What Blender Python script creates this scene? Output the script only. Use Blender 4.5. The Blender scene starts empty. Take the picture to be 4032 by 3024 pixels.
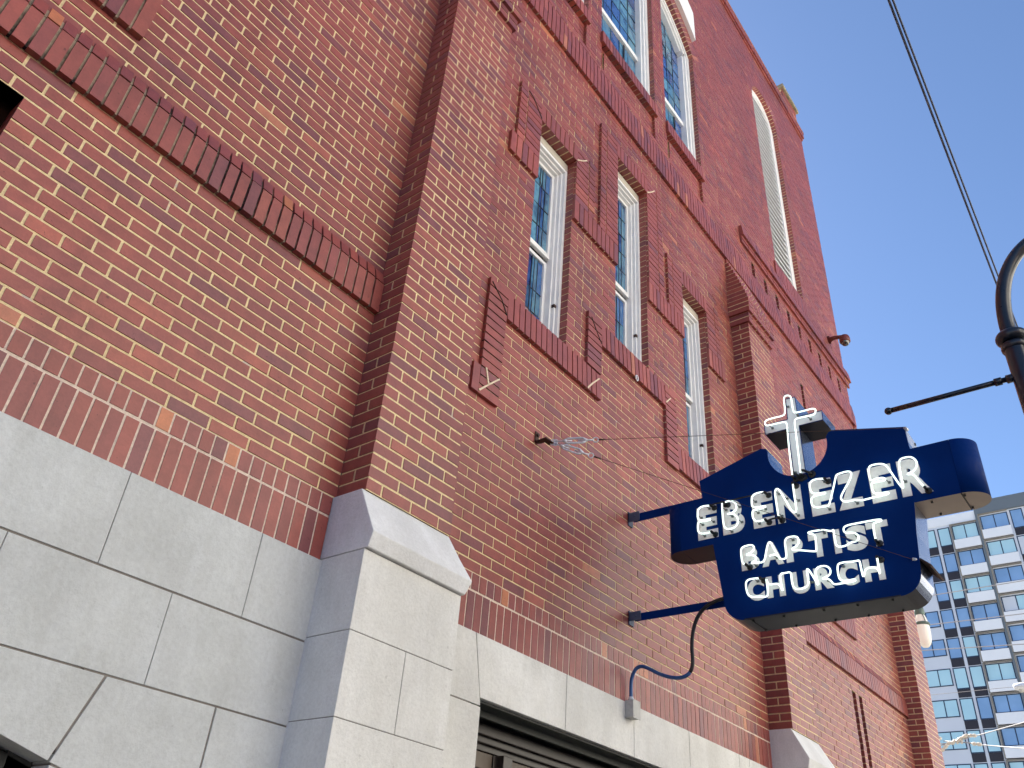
import bpy, math, random
from mathutils import Vector, Matrix
random.seed(7)
S = bpy.context.scene
COL = S.collection
R = math.radians

# ------------------------------------------------------------------ helpers
def tag(o, label=None, cat=None, group=None, kind=None):
    if label: o['label'] = label
    if cat: o['category'] = cat
    if group: o['group'] = group
    if kind: o['kind'] = kind
    return o

def empty(name, loc=(0, 0, 0)):
    o = bpy.data.objects.new(name, None); COL.objects.link(o); o.location = loc
    o.empty_display_size = 0.2
    return o

class MB:
    def __init__(s): s.v = []; s.f = []; s.m = []; s.c = []; s.sm = []
    def poly(s, pts, m=0, c=(1, 1, 1), smooth=False):
        n = len(s.v); s.v += [tuple(p) for p in pts]
        s.f.append(tuple(range(n, n + len(pts)))); s.m.append(m); s.c.append(c); s.sm.append(smooth)
    def box(s, x0, x1, y0, y1, z0, z1, m=0, c=(1, 1, 1), skip=''):
        n = len(s.v)
        s.v += [(x0,y0,z0),(x1,y0,z0),(x1,y1,z0),(x0,y1,z0),(x0,y0,z1),(x1,y0,z1),(x1,y1,z1),(x0,y1,z1)]
        F = {'f':(0,1,5,4),'b':(2,3,7,6),'l':(3,0,4,7),'r':(1,2,6,5),'t':(4,5,6,7),'u':(3,2,1,0)}
        for k, q in F.items():
            if k in skip: continue
            s.f.append(tuple(n+i for i in q)); s.m.append(m); s.c.append(c); s.sm.append(False)
    def prism(s, pts, axis, a, b, m=0, c=(1,1,1), caps=True, smooth=False):
        """polygon pts (2D, ccw) extruded along axis from a to b"""
        def P(p, t):
            return (t, p[0], p[1]) if axis == 'x' else ((p[0], t, p[1]) if axis == 'y' else (p[0], p[1], t))
        N = len(pts); n = len(s.v)
        s.v += [P(p, a) for p in pts] + [P(p, b) for p in pts]
        for i in range(N):
            j = (i + 1) % N
            s.f.append((n+i, n+j, n+N+j, n+N+i)); s.m.append(m); s.c.append(c); s.sm.append(smooth)
        if caps:
            s.f.append(tuple(n+i for i in reversed(range(N)))); s.f.append(tuple(n+N+i for i in range(N)))
            s.m += [m, m]; s.c += [c, c]; s.sm += [False, False]
    def tube(s, pts, r, n=10, m=0, c=(1,1,1), closed=False, r1=None, caps=True):
        pts = [Vector(p) for p in pts]; N = len(pts); rings = []
        up = None
        for i, p in enumerate(pts):
            a = pts[i-1] if (i or closed) else p; b = pts[(i+1) % N] if (i < N-1 or closed) else p
            t = (b - a).normalized()
            if up is None:
                up = Vector((0, 0, 1)) if abs(t.z) < .9 else Vector((1, 0, 0))
            u = (up - t * up.dot(t)).normalized(); w = t.cross(u); up = u
            rr = r if r1 is None else r + (r1 - r) * i / (N - 1)
            if isinstance(r, (list, tuple)): rr = r[i]
            base = len(s.v)
            for k in range(n):
                th = 2 * math.pi * k / n
                s.v.append(tuple(p + (u * math.cos(th) + w * math.sin(th)) * rr))
            rings.append(base)
        for i in range(N if closed else N - 1):
            A = rings[i]; B = rings[(i + 1) % N]
            for k in range(n):
                s.f.append((A + k, A + (k+1) % n, B + (k+1) % n, B + k)); s.m.append(m); s.c.append(c); s.sm.append(True)
        if caps and not closed:
            s.f.append(tuple(rings[0] + k for k in reversed(range(n)))); s.f.append(tuple(rings[-1] + k for k in range(n)))
            s.m += [m, m]; s.c += [c, c]; s.sm += [False, False]
    def lathe(s, prof, o=(0, 0, 0), axis='z', n=24, m=0, c=(1,1,1)):
        """profile list of (r,h) round axis"""
        base = len(s.v); K = len(prof)
        for k in range(n):
            th = 2 * math.pi * k / n
            for r, h in prof:
                a, b = r * math.cos(th), r * math.sin(th)
                p = (a, b, h) if axis == 'z' else ((h, a, b) if axis == 'x' else (b, h, a))
                s.v.append((p[0]+o[0], p[1]+o[1], p[2]+o[2]))
        for k in range(n):
            for i in range(K - 1):
                A = base + k*K + i; B = base + ((k+1) % n)*K + i
                s.f.append((A, B, B+1, A+1)); s.m.append(m); s.c.append(c); s.sm.append(True)
    def build(s, name, mats, parent=None, bevel=0, world=False):
        me = bpy.data.meshes.new(name)
        off = Vector((0, 0, 0))
        if parent is not None: off = world_loc(parent)
        me.from_pydata([(x-off.x, y-off.y, z-off.z) for x, y, z in s.v], [], s.f)
        if not isinstance(mats, (list, tuple)): mats = [mats]
        for mt in mats: me.materials.append(mt)
        me.polygons.foreach_set('material_index', s.m)
        me.polygons.foreach_set('use_smooth', s.sm)
        at = me.attributes.new('Col', 'FLOAT_COLOR', 'FACE')
        flat = []
        for c in s.c: flat += [c[0], c[1], c[2], 1.0]
        at.data.foreach_set('color', flat)
        me.update()
        o = bpy.data.objects.new(name, me); COL.objects.link(o)
        if parent is not None: o.parent = parent
        if bevel:
            b = o.modifiers.new('bevel', 'BEVEL'); b.width = bevel; b.segments = 2; b.limit_method = 'ANGLE'; b.angle_limit = R(40)
        return o

def world_loc(o):
    v = Vector(o.location); p = o.parent
    while p is not None: v += Vector(p.location); p = p.parent
    return v

# ------------------------------------------------------------------ materials
def new_mat(name):
    m = bpy.data.materials.new(name); m.use_nodes = True
    nt = m.node_tree; b = nt.nodes['Principled BSDF']
    return m, nt, b
def N(nt, t, **k):
    n = nt.nodes.new(t)
    for a, v in k.items():
        if a in n.inputs.keys(): n.inputs[a].default_value = v
        else: setattr(n, a, v)
    return n
def noise(nt, scale, detail=4, rough=.6, co='Object', stretch=None):
    tc = N(nt, 'ShaderNodeTexCoord'); n = N(nt, 'ShaderNodeTexNoise')
    n.inputs['Scale'].default_value = scale; n.inputs['Detail'].default_value = detail; n.inputs['Roughness'].default_value = rough
    if stretch:
        mp = N(nt, 'ShaderNodeMapping'); mp.inputs['Scale'].default_value = stretch
        nt.links.new(tc.outputs[co], mp.inputs['Vector']); nt.links.new(mp.outputs[0], n.inputs['Vector'])
    else: nt.links.new(tc.outputs[co], n.inputs['Vector'])
    return n
def ramp(nt, src, stops):
    r = N(nt, 'ShaderNodeValToRGB'); e = r.color_ramp.elements
    while len(e) < len(stops): e.new(.5)
    for i, (p, c) in enumerate(stops): e[i].position = p; e[i].color = (*c, 1) if len(c) == 3 else c
    nt.links.new(src, r.inputs[0]); return r
def mix(nt, a, b, fac, mode='MIX'):
    m = N(nt, 'ShaderNodeMix', data_type='RGBA', blend_type=mode)
    for v, i in ((fac, 0), (a, 6), (b, 7)):
        if hasattr(v, 'links') or isinstance(v, bpy.types.NodeSocket): nt.links.new(v, m.inputs[i])
        elif isinstance(v, (int, float)): m.inputs[i].default_value = v
        else: m.inputs[i].default_value = (*v, 1)
    return m.outputs[2]
def bump(nt, b, h, strength=.3, dist=.01):
    bp = N(nt, 'ShaderNodeBump'); bp.inputs['Strength'].default_value = strength; bp.inputs['Distance'].default_value = dist
    nt.links.new(h, bp.inputs['Height']); nt.links.new(bp.outputs[0], b.inputs['Normal'])
def simple(name, col, rough=.5, metal=0, spec=.5, var=.12, bumpk=.08, scale=30, dirt=None):
    m, nt, b = new_mat(name)
    n = noise(nt, scale, 5); lo = tuple(c*(1-var) for c in col); hi = tuple(min(1, c*(1+var)) for c in col)
    r = ramp(nt, n.outputs[0], [(.3, lo), (.7, hi)]); out = r.outputs[0]
    if dirt:
        n2 = noise(nt, dirt[1], 6, .7); r2 = ramp(nt, n2.outputs[0], [(dirt[2], (0,0,0)), (dirt[2]+.15, (1,1,1))])
        out = mix(nt, out, dirt[0], r2.outputs[0])
    nt.links.new(out, b.inputs['Base Color'])
    b.inputs['Roughness'].default_value = rough; b.inputs['Metallic'].default_value = metal
    b.inputs['Specular IOR Level'].default_value = spec
    if bumpk: bump(nt, b, n.outputs[0], bumpk, .003)
    return m

def brick_mat():
    m, nt, b = new_mat('fired_brick')
    at = N(nt, 'ShaderNodeAttribute', attribute_name='Col')
    n1 = noise(nt, 14, 4, .6); n2 = noise(nt, 90, 5, .7); n3 = noise(nt, 1.2, 3, .5); n4 = noise(nt, 45, 2, .5)
    v = ramp(nt, n1.outputs[0], [(.25, (.80, .78, .80)), (.75, (1.14, 1.10, 1.06))])
    c = mix(nt, at.outputs['Color'], v.outputs[0], 1.0, 'MULTIPLY')
    big = ramp(nt, n3.outputs[0], [(.3, (.86, .88, .90)), (.7, (1.10, 1.06, 1.04))])
    c = mix(nt, c, big.outputs[0], 1.0, 'MULTIPLY')
    n6 = noise(nt, 2.6, 6, .7, stretch=(1.6, 1, .22)); sk = ramp(nt, n6.outputs[0], [(.34, (.70, .68, .70)), (.50, (1, 1, 1)), (.66, (1, 1, 1)), (.80, (1.22, 1.25, 1.28))])
    c = mix(nt, c, sk.outputs[0], .5, 'MULTIPLY')
    pit = ramp(nt, n4.outputs[0], [(.70, (0, 0, 0)), (.76, (1, 1, 1))])
    pf = N(nt, 'ShaderNodeMath', operation='MULTIPLY'); pf.inputs[1].default_value = .75
    nt.links.new(pit.outputs[0], pf.inputs[0])
    c = mix(nt, c, (.10, .02, .018), pf.outputs[0])
    hf = ramp(nt, n2.outputs[0], [(.35, (.92, .92, .92)), (.65, (1.05, 1.05, 1.05))])
    c = mix(nt, c, hf.outputs[0], 1.0, 'MULTIPLY')
    nt.links.new(c, b.inputs['Base Color'])
    b.inputs['Roughness'].default_value = .42; b.inputs['Specular IOR Level'].default_value = .5; b.inputs['IOR'].default_value = 1.48
    mx = N(nt, 'ShaderNodeMath', operation='ADD'); nt.links.new(n1.outputs[0], mx.inputs[0]); nt.links.new(n2.outputs[0], mx.inputs[1])
    bump(nt, b, mx.outputs[0], .22, .004)
    return m
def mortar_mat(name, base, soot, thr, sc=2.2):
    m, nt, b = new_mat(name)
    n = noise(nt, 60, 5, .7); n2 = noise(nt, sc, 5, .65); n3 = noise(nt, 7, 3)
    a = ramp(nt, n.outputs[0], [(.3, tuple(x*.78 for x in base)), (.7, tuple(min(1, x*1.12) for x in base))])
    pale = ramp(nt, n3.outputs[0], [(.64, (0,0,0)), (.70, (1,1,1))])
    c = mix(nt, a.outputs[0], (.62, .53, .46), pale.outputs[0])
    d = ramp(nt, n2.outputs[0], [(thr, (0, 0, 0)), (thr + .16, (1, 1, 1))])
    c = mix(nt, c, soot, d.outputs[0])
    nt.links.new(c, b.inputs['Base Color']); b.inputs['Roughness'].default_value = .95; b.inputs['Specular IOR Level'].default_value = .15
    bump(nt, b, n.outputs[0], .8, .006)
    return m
M_BRICK = brick_mat()
M_MORT = mortar_mat('lime_mortar', (.86, .70, .41), (.34, .26, .17), .66)
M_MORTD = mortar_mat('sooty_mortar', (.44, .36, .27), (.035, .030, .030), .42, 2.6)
M_MORTP = mortar_mat('pink_mortar', (.82, .68, .57), (.12, .09, .08), .62)

def stone_mat(name, base, k=1.0):
    m, nt, b = new_mat(name)
    n = noise(nt, 70, 6, .7); n2 = noise(nt, 1.6, 5, .6); n3 = noise(nt, 9, 6, .7, stretch=(1, 1, .12)); n4 = noise(nt, 28, 3, .5)
    a = ramp(nt, n2.outputs[0], [(.3, tuple(x*.88 for x in base)), (.7, tuple(min(1, x*1.08) for x in base))])
    st = ramp(nt, n3.outputs[0], [(.30, (.965, .965, .955)), (.70, (1.015, 1.015, 1.02))])
    c = mix(nt, a.outputs[0], st.outputs[0], k, 'MULTIPLY')
    sp = ramp(nt, n4.outputs[0], [(.72, (0,0,0)), (.80, (.35,.35,.35))])
    c = mix(nt, c, (.16, .15, .14), sp.outputs[0])
    nt.links.new(c, b.inputs['Base Color']); b.inputs['Roughness'].default_value = .85; b.inputs['Specular IOR Level'].default_value = .25
    n5 = noise(nt, 3.2, 7, .72, stretch=(1, 1, .45)); gm = ramp(nt, n5.outputs[0], [(.42, (.80, .79, .77)), (.60, (1, 1, 1))]); c = mix(nt, c, gm.outputs[0], .5, 'MULTIPLY')
    gr = ramp(nt, n.outputs[0], [(.35, (.93,.93,.93)), (.65, (1.05,1.05,1.05))]); c = mix(nt, c, gr.outputs[0], 1.0, 'MULTIPLY'); nt.links.new(c, b.inputs['Base Color'])
    mx = N(nt, 'ShaderNodeMath', operation='ADD'); nt.links.new(n.outputs[0], mx.inputs[0]); nt.links.new(n4.outputs[0], mx.inputs[1])
    bump(nt, b, mx.outputs[0], .45, .006)
    return m
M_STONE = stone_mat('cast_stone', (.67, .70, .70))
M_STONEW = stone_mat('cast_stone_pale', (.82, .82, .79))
M_STONEC = stone_mat('cast_stone_cap', (.84, .85, .85))
M_JOINT = simple('stone_joint', (.24, .22, .20), .95, spec=.1)
M_WHITE = simple('white_paint', (.92, .915, .89), .45, var=.05, scale=8, dirt=((.45, .42, .36), 22, .66))
M_CREAM = simple('cream_board', (.56, .51, .42), .7, var=.1, scale=10, dirt=((.3, .26, .2), 14, .62))
M_LEAD = simple('lead_came', (.035, .04, .05), .45, .6, bumpk=0)
M_DARK = simple('bronze_frame', (.035, .028, .024), .4, bumpk=.05)
M_DSOFF = simple('dark_soffit', (.045, .05, .045), .6, bumpk=.05)
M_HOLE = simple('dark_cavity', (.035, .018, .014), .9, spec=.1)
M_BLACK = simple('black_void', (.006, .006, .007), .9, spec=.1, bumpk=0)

def glass_mat(name, cols, rough=.08, sc=5):
    m, nt, b = new_mat(name)
    n = noise(nt, sc, 5, .65, stretch=(1, 1, .55)); n2 = noise(nt, 1.3, 2, .5)
    at = N(nt, 'ShaderNodeAttribute', attribute_name='Col')
    r = ramp(nt, n.outputs[0], [(p, c) for p, c in cols])
    c = mix(nt, r.outputs[0], at.outputs['Color'], 1.0, 'MULTIPLY')
    nt.links.new(c, b.inputs['Base Color']); b.inputs['Roughness'].default_value = rough
    b.inputs['Specular IOR Level'].default_value = .8; b.inputs['IOR'].default_value = 1.75
    bump(nt, b, n.outputs[0], .35, .01)
    return m
M_GLASS = glass_mat('opalescent_glass', [(.25, (.015, .03, .07)), (.42, (.04, .12, .24)), (.52, (.10, .26, .38)), (.62, (.06, .17, .32)), (.75, (.22, .42, .44))])
M_GDARK = glass_mat('dark_window_glass', [(.3, (.01, .014, .014)), (.7, (.05, .07, .07))], .05)

def paint(name, col, rough=.25, metal=0, coat=0):
    m, nt, b = new_mat(name)
    n = noise(nt, 2.5, 4); n2 = noise(nt, 30, 6, .7)
    r = ramp(nt, n.outputs[0], [(.3, tuple(c*.88 for c in col)), (.7, tuple(c*1.1 for c in col))])
    d = ramp(nt, n2.outputs[0], [(.66, (0,0,0)), (.8, (.35,.35,.35))])
    c = mix(nt, r.outputs[0], tuple(min(1, x*.9+.012) for x in col), d.outputs[0])
    nt.links.new(c, b.inputs['Base Color'])
    rr = ramp(nt, n2.outputs[0], [(.3, (rough*.8,)*3), (.75, (min(1, rough*1.7),)*3)])
    nt.links.new(rr.outputs[0], b.inputs['Roughness'])
    b.inputs['Metallic'].default_value = metal; b.inputs['Coat Weight'].default_value = coat
    bump(nt, b, n.outputs[0], .06, .02)
    return m
M_NAVY = paint('navy_enamel', (.0002, .024, .150), .5, coat=0)
M_NAVY.node_tree.nodes['Principled BSDF'].inputs['Specular IOR Level'].default_value = .06
def sheet_metal(name, col, rough, metal):
    m, nt, b = new_mat(name); n = noise(nt, 3, 2); r = ramp(nt, n.outputs[0], [(.3, tuple(c*.9 for c in col)), (.7, tuple(c*1.1 for c in col))])
    nt.links.new(r.outputs[0], b.inputs['Base Color']); b.inputs['Roughness'].default_value = rough; b.inputs['Metallic'].default_value = metal
    bump(nt, b, n.outputs[0], .08, .02); return m
M_NAVYG = sheet_metal('navy_gloss_sheet', (.20, .24, .34), .22, .85)
M_UNDER = sheet_metal('shaded_underside', (.016, .018, .03), .38, 0)  # near-black tone puts the shade of downward faces into the colour
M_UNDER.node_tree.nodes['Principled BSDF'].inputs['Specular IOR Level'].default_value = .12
M_WINGU = sheet_metal('bounce_tint_underside', (.34, .27, .215), .35, .5)  # warm beige stands for street light bounced up under the right wing
M_PINK = simple('faded_letter_white', (.92, .87, .84), .55, var=.10, scale=22, dirt=((.60, .52, .48), 30, .62))
M_CROSSW = simple('cross_white', (.86, .87, .90), .45, var=.04, scale=8)
def neon_mat():
    m, nt, b = new_mat('neon_tube_glass')
    n = noise(nt, 6, 3)
    r = ramp(nt, n.outputs[0], [(.3, (.80, .92, .84)), (.7, (.88, .98, .92))])
    nt.links.new(r.outputs[0], b.inputs['Base Color']); b.inputs['Roughness'].default_value = .18
    b.inputs['Coat Weight'].default_value = .6
    b.inputs['Emission Color'].default_value = (.80, 1.0, .90, 1); b.inputs['Emission Strength'].default_value = .45
    return m
M_NEON = neon_mat()
M_RUBBER = simple('black_rubber', (.012, .012, .014), .5, bumpk=0)
M_GALV = simple('galvanised_steel', (.72, .74, .77), .4, .35, var=.15, scale=40)
M_RUST = simple('rusty_iron', (.07, .035, .025), .7, .3, var=.4, scale=60)
M_BLUEP = paint('blue_conduit_paint', (.02, .09, .26), .35)
M_POLE = paint('lamp_post_paint', (.006, .010, .020), .30, coat=.3)
M_CAMR = paint('brick_red_paint', (.16, .035, .028), .4)
M_BOX = simple('grey_box_enamel', (.46, .46, .43), .5, var=.1, scale=20, dirt=((.2, .16, .12), 25, .62))
M_WIRE = simple('cable_rubber', (.075, .09, .13), .6, bumpk=0)
M_WIREL = simple('pale_cable', (.42, .42, .44), .5, bumpk=0)
M_PORC = simple('porcelain', (.66, .62, .54), .25, bumpk=0)

M_PALE = simple('pale_mortar', (.80, .68, .50), .95, spec=.1)
M_SOOT = simple('sooty_crack', (.06, .045, .04), .95, spec=.1)
# ------------------------------------------------------------------ the church: brick laying
YW = 3.019      # main wall face
YB = 2.810      # buttress face
ZB = 3.355      # top of the soldier base course
H = .0677       # brick course
P = .209        # stretcher pitch
J = .0125       # joint
def bcol(kind='n'):
    t = random.random(); k = random.uniform(.94, 1.07)
    if t < .56: c = (.335, .086, .070)
    elif t < .83: c = (.300, .079, .072)
    elif t < .945: c = (.240, .072, .078)
    elif t < .993: c = (.40, .11, .080)
    else: c = (.52, .19, .11)
    if kind == 'w' and t > .87: c = (.58, .21, .10)
    return tuple(x * k for x in c)
def lay(mb, x0, x1, z0, z1, Y, col=None, d=.013, dl=None, dr=None, db=None):
    """one brick whose face is at Y; faces beside openings run deep"""
    jy = random.uniform(-.0016, .0016); ya = Y + jy
    c = col or bcol(); tx = random.uniform(-.0008, .0008)
    D = max(d, dl or 0, dr or 0, db or 0)
    n = len(mb.v)
    zz = random.uniform(-.0008, .0008)
    mb.v += [(x0, ya+tx, z0+zz), (x1, ya-tx, z0+zz), (x1, ya-tx, z1+zz), (x0, ya+tx, z1+zz),
             (x0, Y+D, z0), (x1, Y+D, z0), (x1, Y+D, z1), (x0, Y+D, z1)]
    for q in ((0,1,2,3), (4,0,3,7), (1,5,6,2), (3,2,6,7), (4,5,1,0)):
        mb.f.append(tuple(n+i for i in q)); mb.m.append(0); mb.c.append(c); mb.sm.append(False)
REV = .115      # depth of the brick reveals
def fill(mb, x0, x1, z0, z1, Y, holes=(), ph=(.740, .855)):
    J = .0125 if ph[0] == .740 else .0105
    k0 = int(round((z0 - ZB) / H)); k1 = int(round((z1 - ZB) / H))
    for k in range(k0, k1):
        za = ZB + k*H; zb = za + H; zm = (za + zb) / 2
        iv = [(x0, x1, 0, 0)]
        for h in holes:
            s = h(zm)
            if not s: continue
            out = []
            for a, b, l, r in iv:
                if s[1] <= a or s[0] >= b: out.append((a, b, l, r)); continue
                if s[0] > a + .001: out.append((a, s[0], l, 1))
                if s[1] < b - .001: out.append((s[1], b, 1, r))
            iv = out
        p = ph[k % 2]
        for a, b, l, r in iv:
            mb.poly([(a, Y+.0038, za), (b, Y+.0038, za), (b, Y+.0038, zb), (a, Y+.0038, zb)], 1)
            if l: mb.poly([(a+.004, Y+.0025, za), (a+.004, Y+REV, za), (a+.004, Y+REV, zb), (a+.004, Y+.0025, zb)], 1)
            if r: mb.poly([(b-.004, Y+.0025, za), (b-.004, Y+.0025, zb), (b-.004, Y+REV, zb), (b-.004, Y+REV, za)], 1)
            n = math.ceil((a - p) / P - 1e-6); js = []
            while p + n*P < b - 1e-6:
                x = p + n*P
                if x - a > .035 and b - x > .035: js.append(x + random.uniform(-.0035, .0035))
                n += 1
            if l and b - a > .3:    # queen closers keep the bond at a jamb
                js = [j for j in js if j - a > .09]
                js = [a + (.1045 if k % 2 else .209)] + [j for j in js if j - a > (.16 if k % 2 else .27)]
            if r and b - a > .3:
                js = [j for j in js if b - j > (.16 if k % 2 else .27)] + [b - (.1045 if k % 2 else .209)]
                js = sorted(js)
            e = [a] + js + [b]
            for i in range(len(e) - 1):
                xa = e[i] + (J/2 if i else 0); xb = e[i+1] - (J/2 if i < len(e)-2 else 0)
                lay(mb, xa, xb, za + J/2, zb - J/2, Y,
                    dl=REV if (l and i == 0) else None, dr=REV if (r and i == len(e)-2) else None)
def rect(a, b, z0, z1):
    return lambda z: (a, b) if z0 <= z <= z1 else None
def soldiers(mb, x0, x1, z0, z1, Yf, back, pitch=.0677, j=.0125, m=1, kind='n', rot=0, depth=None, topback=0, gap=.011):
    """a row of upright bricks, face at Yf, mortar behind; topback tips the face backwards"""
    n = max(1, round((x1 - x0) / pitch)); p = (x1 - x0) / n
    my = Yf + gap
    yt = Yf + topback
    mb.poly([(x0+.002, my, z0+.002), (x1-.002, my, z0+.002), (x1-.002, my+topback, z1-.002), (x0+.002, my+topback, z1-.002)], m)
    if back > my:
        mb.poly([(x0+.002, my, z0+.003), (x0+.002, back, z0+.003), (x1-.002, back, z0+.003), (x1-.002, my, z0+.003)], m)
        mb.poly([(x0+.002, my, z0+.003), (x0+.002, my+topback, z1-.003), (x0+.002, back, z1-.003), (x0+.002, back, z0+.003)], m)
        mb.poly([(x1-.002, my, z0+.003), (x1-.002, back, z0+.003), (x1-.002, back, z1-.003), (x1-.002, my+topback, z1-.003)], m)
        mb.poly([(x0, my+topback, z1-.003), (x1, my+topback, z1-.003), (x1, back, z1-.003), (x0, back, z1-.003)], m)
    D = max(back + .002, Yf + .013)
    for i in range(n):
        a = x0 + i*p + (j/2 if i else 0); b = x0 + (i+1)*p - (j/2 if i < n-1 else 0)
        q = random.uniform(-.0015, .0015); c = bcol(kind); e = random.uniform(-.0012, .0012)
        v = len(mb.v)
        mb.v += [(a, Yf+q, z0+e), (b, Yf+q, z0+e), (b, yt+q, z1+e), (a, yt+q, z1+e), (a, D, z0), (b, D, z0), (b, D, z1), (a, D, z1)]
        for f in ((0,1,2,3), (4,0,3,7), (1,5,6,2), (3,2,6,7), (4,5,1,0)):
            mb.f.append(tuple(v+t for t in f)); mb.m.append(0); mb.c.append(c); mb.sm.append(False)
def stack(mb, x0, x1, z0, z1, Yf, back, cols, jz=.0677, m=1):
    """projecting strip of bricks laid flat in `cols` columns with one straight joint between"""
    n = max(1, round((z1 - z0) / jz)); h = (z1 - z0) / n
    mb.box(x0+.004, x1-.004, Yf+.009, back, z0+.004, z1-.004, m, skip='b')
    tot = sum(cols); xs = [x0]
    for c in cols: xs.append(xs[-1] + (x1 - x0) * c / tot)
    for k in range(n):
        for i in range(len(cols)):
            a = xs[i] + (J/2 if i else 0); b = xs[i+1] - (J/2 if i < len(cols)-1 else 0)
            lay(mb, a, b, z0 + k*h + (J/2 if k else 0), z0 + (k+1)*h - (J/2 if k < n-1 else 0), Yf, d=back - Yf + .002)

church = empty('church_building', (0, 0, 0))
tag(church, 'red brick church with pale stone base, brick buttresses and white framed stained glass windows', 'church')

# openings ---------------------------------------------------------
W1 = (3.640, 4.170, ZB+31*H, ZB+62*H); W2 = (4.885, 5.455, ZB+39*H, ZB+73*H); W3 = (6.170, 6.720, ZB+31*H, ZB+62*H)
UZ0 = ZB + 99*H
AC = (5.17, 11.19); AR = 2.21            # the big arch over the three upper windows
UW = [(3.375, 4.310), (4.575, 5.765), (6.030, 6.967)]
def uhole(a, b):
    def h(z):
        if z < UZ0: return None
        if z <= AC[1] + .4: return (a, b)
        t = (AR + .205)**2 - (z - AC[1])**2
        if t <= 0: return None
        w = math.sqrt(t); lo, hi = max(a, AC[0]-w), min(b, AC[0]+w)
        return (lo, hi) if hi > lo else None
    return h
LV = (9.38, 10.46, ZB + 102*H + .035, 14.33)
LZ0 = ZB + 103*H
def lhole(z):
    if z < LZ0: return None
    if z <= LV[3]: return (LV[0], LV[1])
    t = (.54 + .20)**2 - (z - LV[3])**2
    if t <= 0: return None
    w = min(.54 + .2, math.sqrt(t)); return (9.92 - w, 9.92 + w)
TOP = 16.02
kt = int((TOP - ZB) / H)
ZT = ZB + kt*H

# left bay
mb = MB()
fill(mb, -1.6, 2.325, ZB, ZB+17*H, YW, [rect(.268, .385, ZB, ZB+14*H), rect(.0, .118, ZB, ZB+14*H)])
fill(mb, -1.6, 2.325, ZB+17*H, ZT, YW)
mb.build('brick_wall', [M_BRICK, M_MORT], church)
# centre bay
PC = (3.443 % P, 3.532 % P)
mb = MB()
fill(mb, 2.935, 7.455, ZB, ZB+82*H, YW, [rect(*W1), rect(*W2), rect(*W3)], PC)
fill(mb, 2.30, 7.455, ZB+82*H, ZT, YW, [uhole(*w) for w in UW] + [rect(w[0]+.005, w[1]-.02, ZB+89.6*H, ZB+96*H) for w in UW], PC)
for w in UW:   # recessed aprons below the upper windows
    fill(mb, w[0], w[1], ZB+89*H, ZB+97*H, YW+.035, (), PC)
    fill(mb, w[0]+.08, w[1]-.15, ZB+90*H, ZB+95*H, YW+.012, (), PC)
    mb.box(w[0]+.08, w[1]-.15, YW+.014, YW+.034, ZB+90*H+.003, ZB+95*H, 1, skip='bf')
mb.build('brick_wall', [M_BRICK, M_MORT], church)
# tower bay
SL = [8.36 + i*.405 for i in range(9)]
mb = MB()
fill(mb, 8.065, 12.10, ZB, ZB+82*H, YW, [rect(9.932, 10.048, ZB, ZB+13.6*H), rect(10.150, 10.266, ZB, ZB+13.6*H), rect(9.70, 9.80, 7.6, 8.35)], PC)
fill(mb, 7.455, 12.10, ZB+82*H, ZT, YW, [lhole] + [rect(x, x+.10, ZB+88*H, ZB+92.4*H) for x in SL if x < 11.8], PC)
mb.build('brick_wall', [M_BRICK, M_MORT], church)

# soldier base course --------------------------------------------------
for x0, x1, md in ((-1.6, 2.305, M_MORTP), (2.94, 7.455, M_MORTP), (8.07, 12.1, M_MORTP)):
    mb = MB()
    soldiers(mb, x0, x1, 3.033, 3.245, YW-.001, YW, m=1, gap=.0028, j=.010)
    soldiers(mb, x0 + .02, x1, 3.259, ZB-.005, YW-.001, YW, m=1, kind='w', gap=.0028, j=.010)
    mb.poly([(x0, YW+.0022, 3.03), (x1, YW+.0022, 3.03), (x1, YW+.0022, ZB), (x0, YW+.0022, ZB)], 1)
    mb.build('base_course', [M_BRICK, md], church)

# projecting bands -------------------------------------------------------
PR = .034
def band(x0, x1, z0, name='brick_band'):
    mb = MB()
    soldiers(mb, x0, x1, z0, z0+.203, YW-PR, YW, m=1)
    mb.box(x0+.01, x1-.01, YW-PR+.016, YW, z0+.2, z0+.215, 1)
    soldiers(mb, x0, x1, z0+.213, z0+.300, YW-PR+.002, YW, m=1, kind='w', topback=PR-.006)
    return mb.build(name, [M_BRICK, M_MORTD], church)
band(-1.6, 2.322, ZB+17*H)
band(8.57, 12.04, ZB+16.4*H)
mb = MB(); soldiers(mb, -.35, .650, ZB+24.4*H, ZB+24.4*H+.30, YW-PR, YW); mb.build('window_sill', [M_BRICK, M_MORTD], church)
mb = MB(); soldiers(mb, 9.50, 10.352, ZB+24*H, ZB+24*H+.30, YW-PR, YW); mb.build('window_sill', [M_BRICK, M_MORT], church)
# belt course over the centre bay and the tower
mb = MB()
zb = ZB + 82*H
soldiers(mb, 2.30, 12.13, zb, zb+.205, YW-PR, YW, m=1)
soldiers(mb, 2.30, 8.02, zb+.213, zb+.418, YW-PR+.004, YW, m=1, topback=.010)
soldiers(mb, 8.02, 12.13, zb+.213, zb+.40, YW-PR+.004, YW, m=1, topback=.02)
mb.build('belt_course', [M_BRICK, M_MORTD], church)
# tower string course in two steps
mb = MB()
za = ZB + 93.4*H
stack(mb, 8.04, 12.16, za, za+.115, YW-.03, YW, [1]*20, m=1)
soldiers(mb, 8.04, 12.20, za+.118, za+.30, YW-.06, YW, m=1, topback=.02)
soldiers(mb, 9.30, 10.54, ZB+98.3*H+.03, LZ0-.01, YW-.02, YW, m=1)
mb.build('string_course', [M_BRICK, M_MORTD], church)

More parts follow.
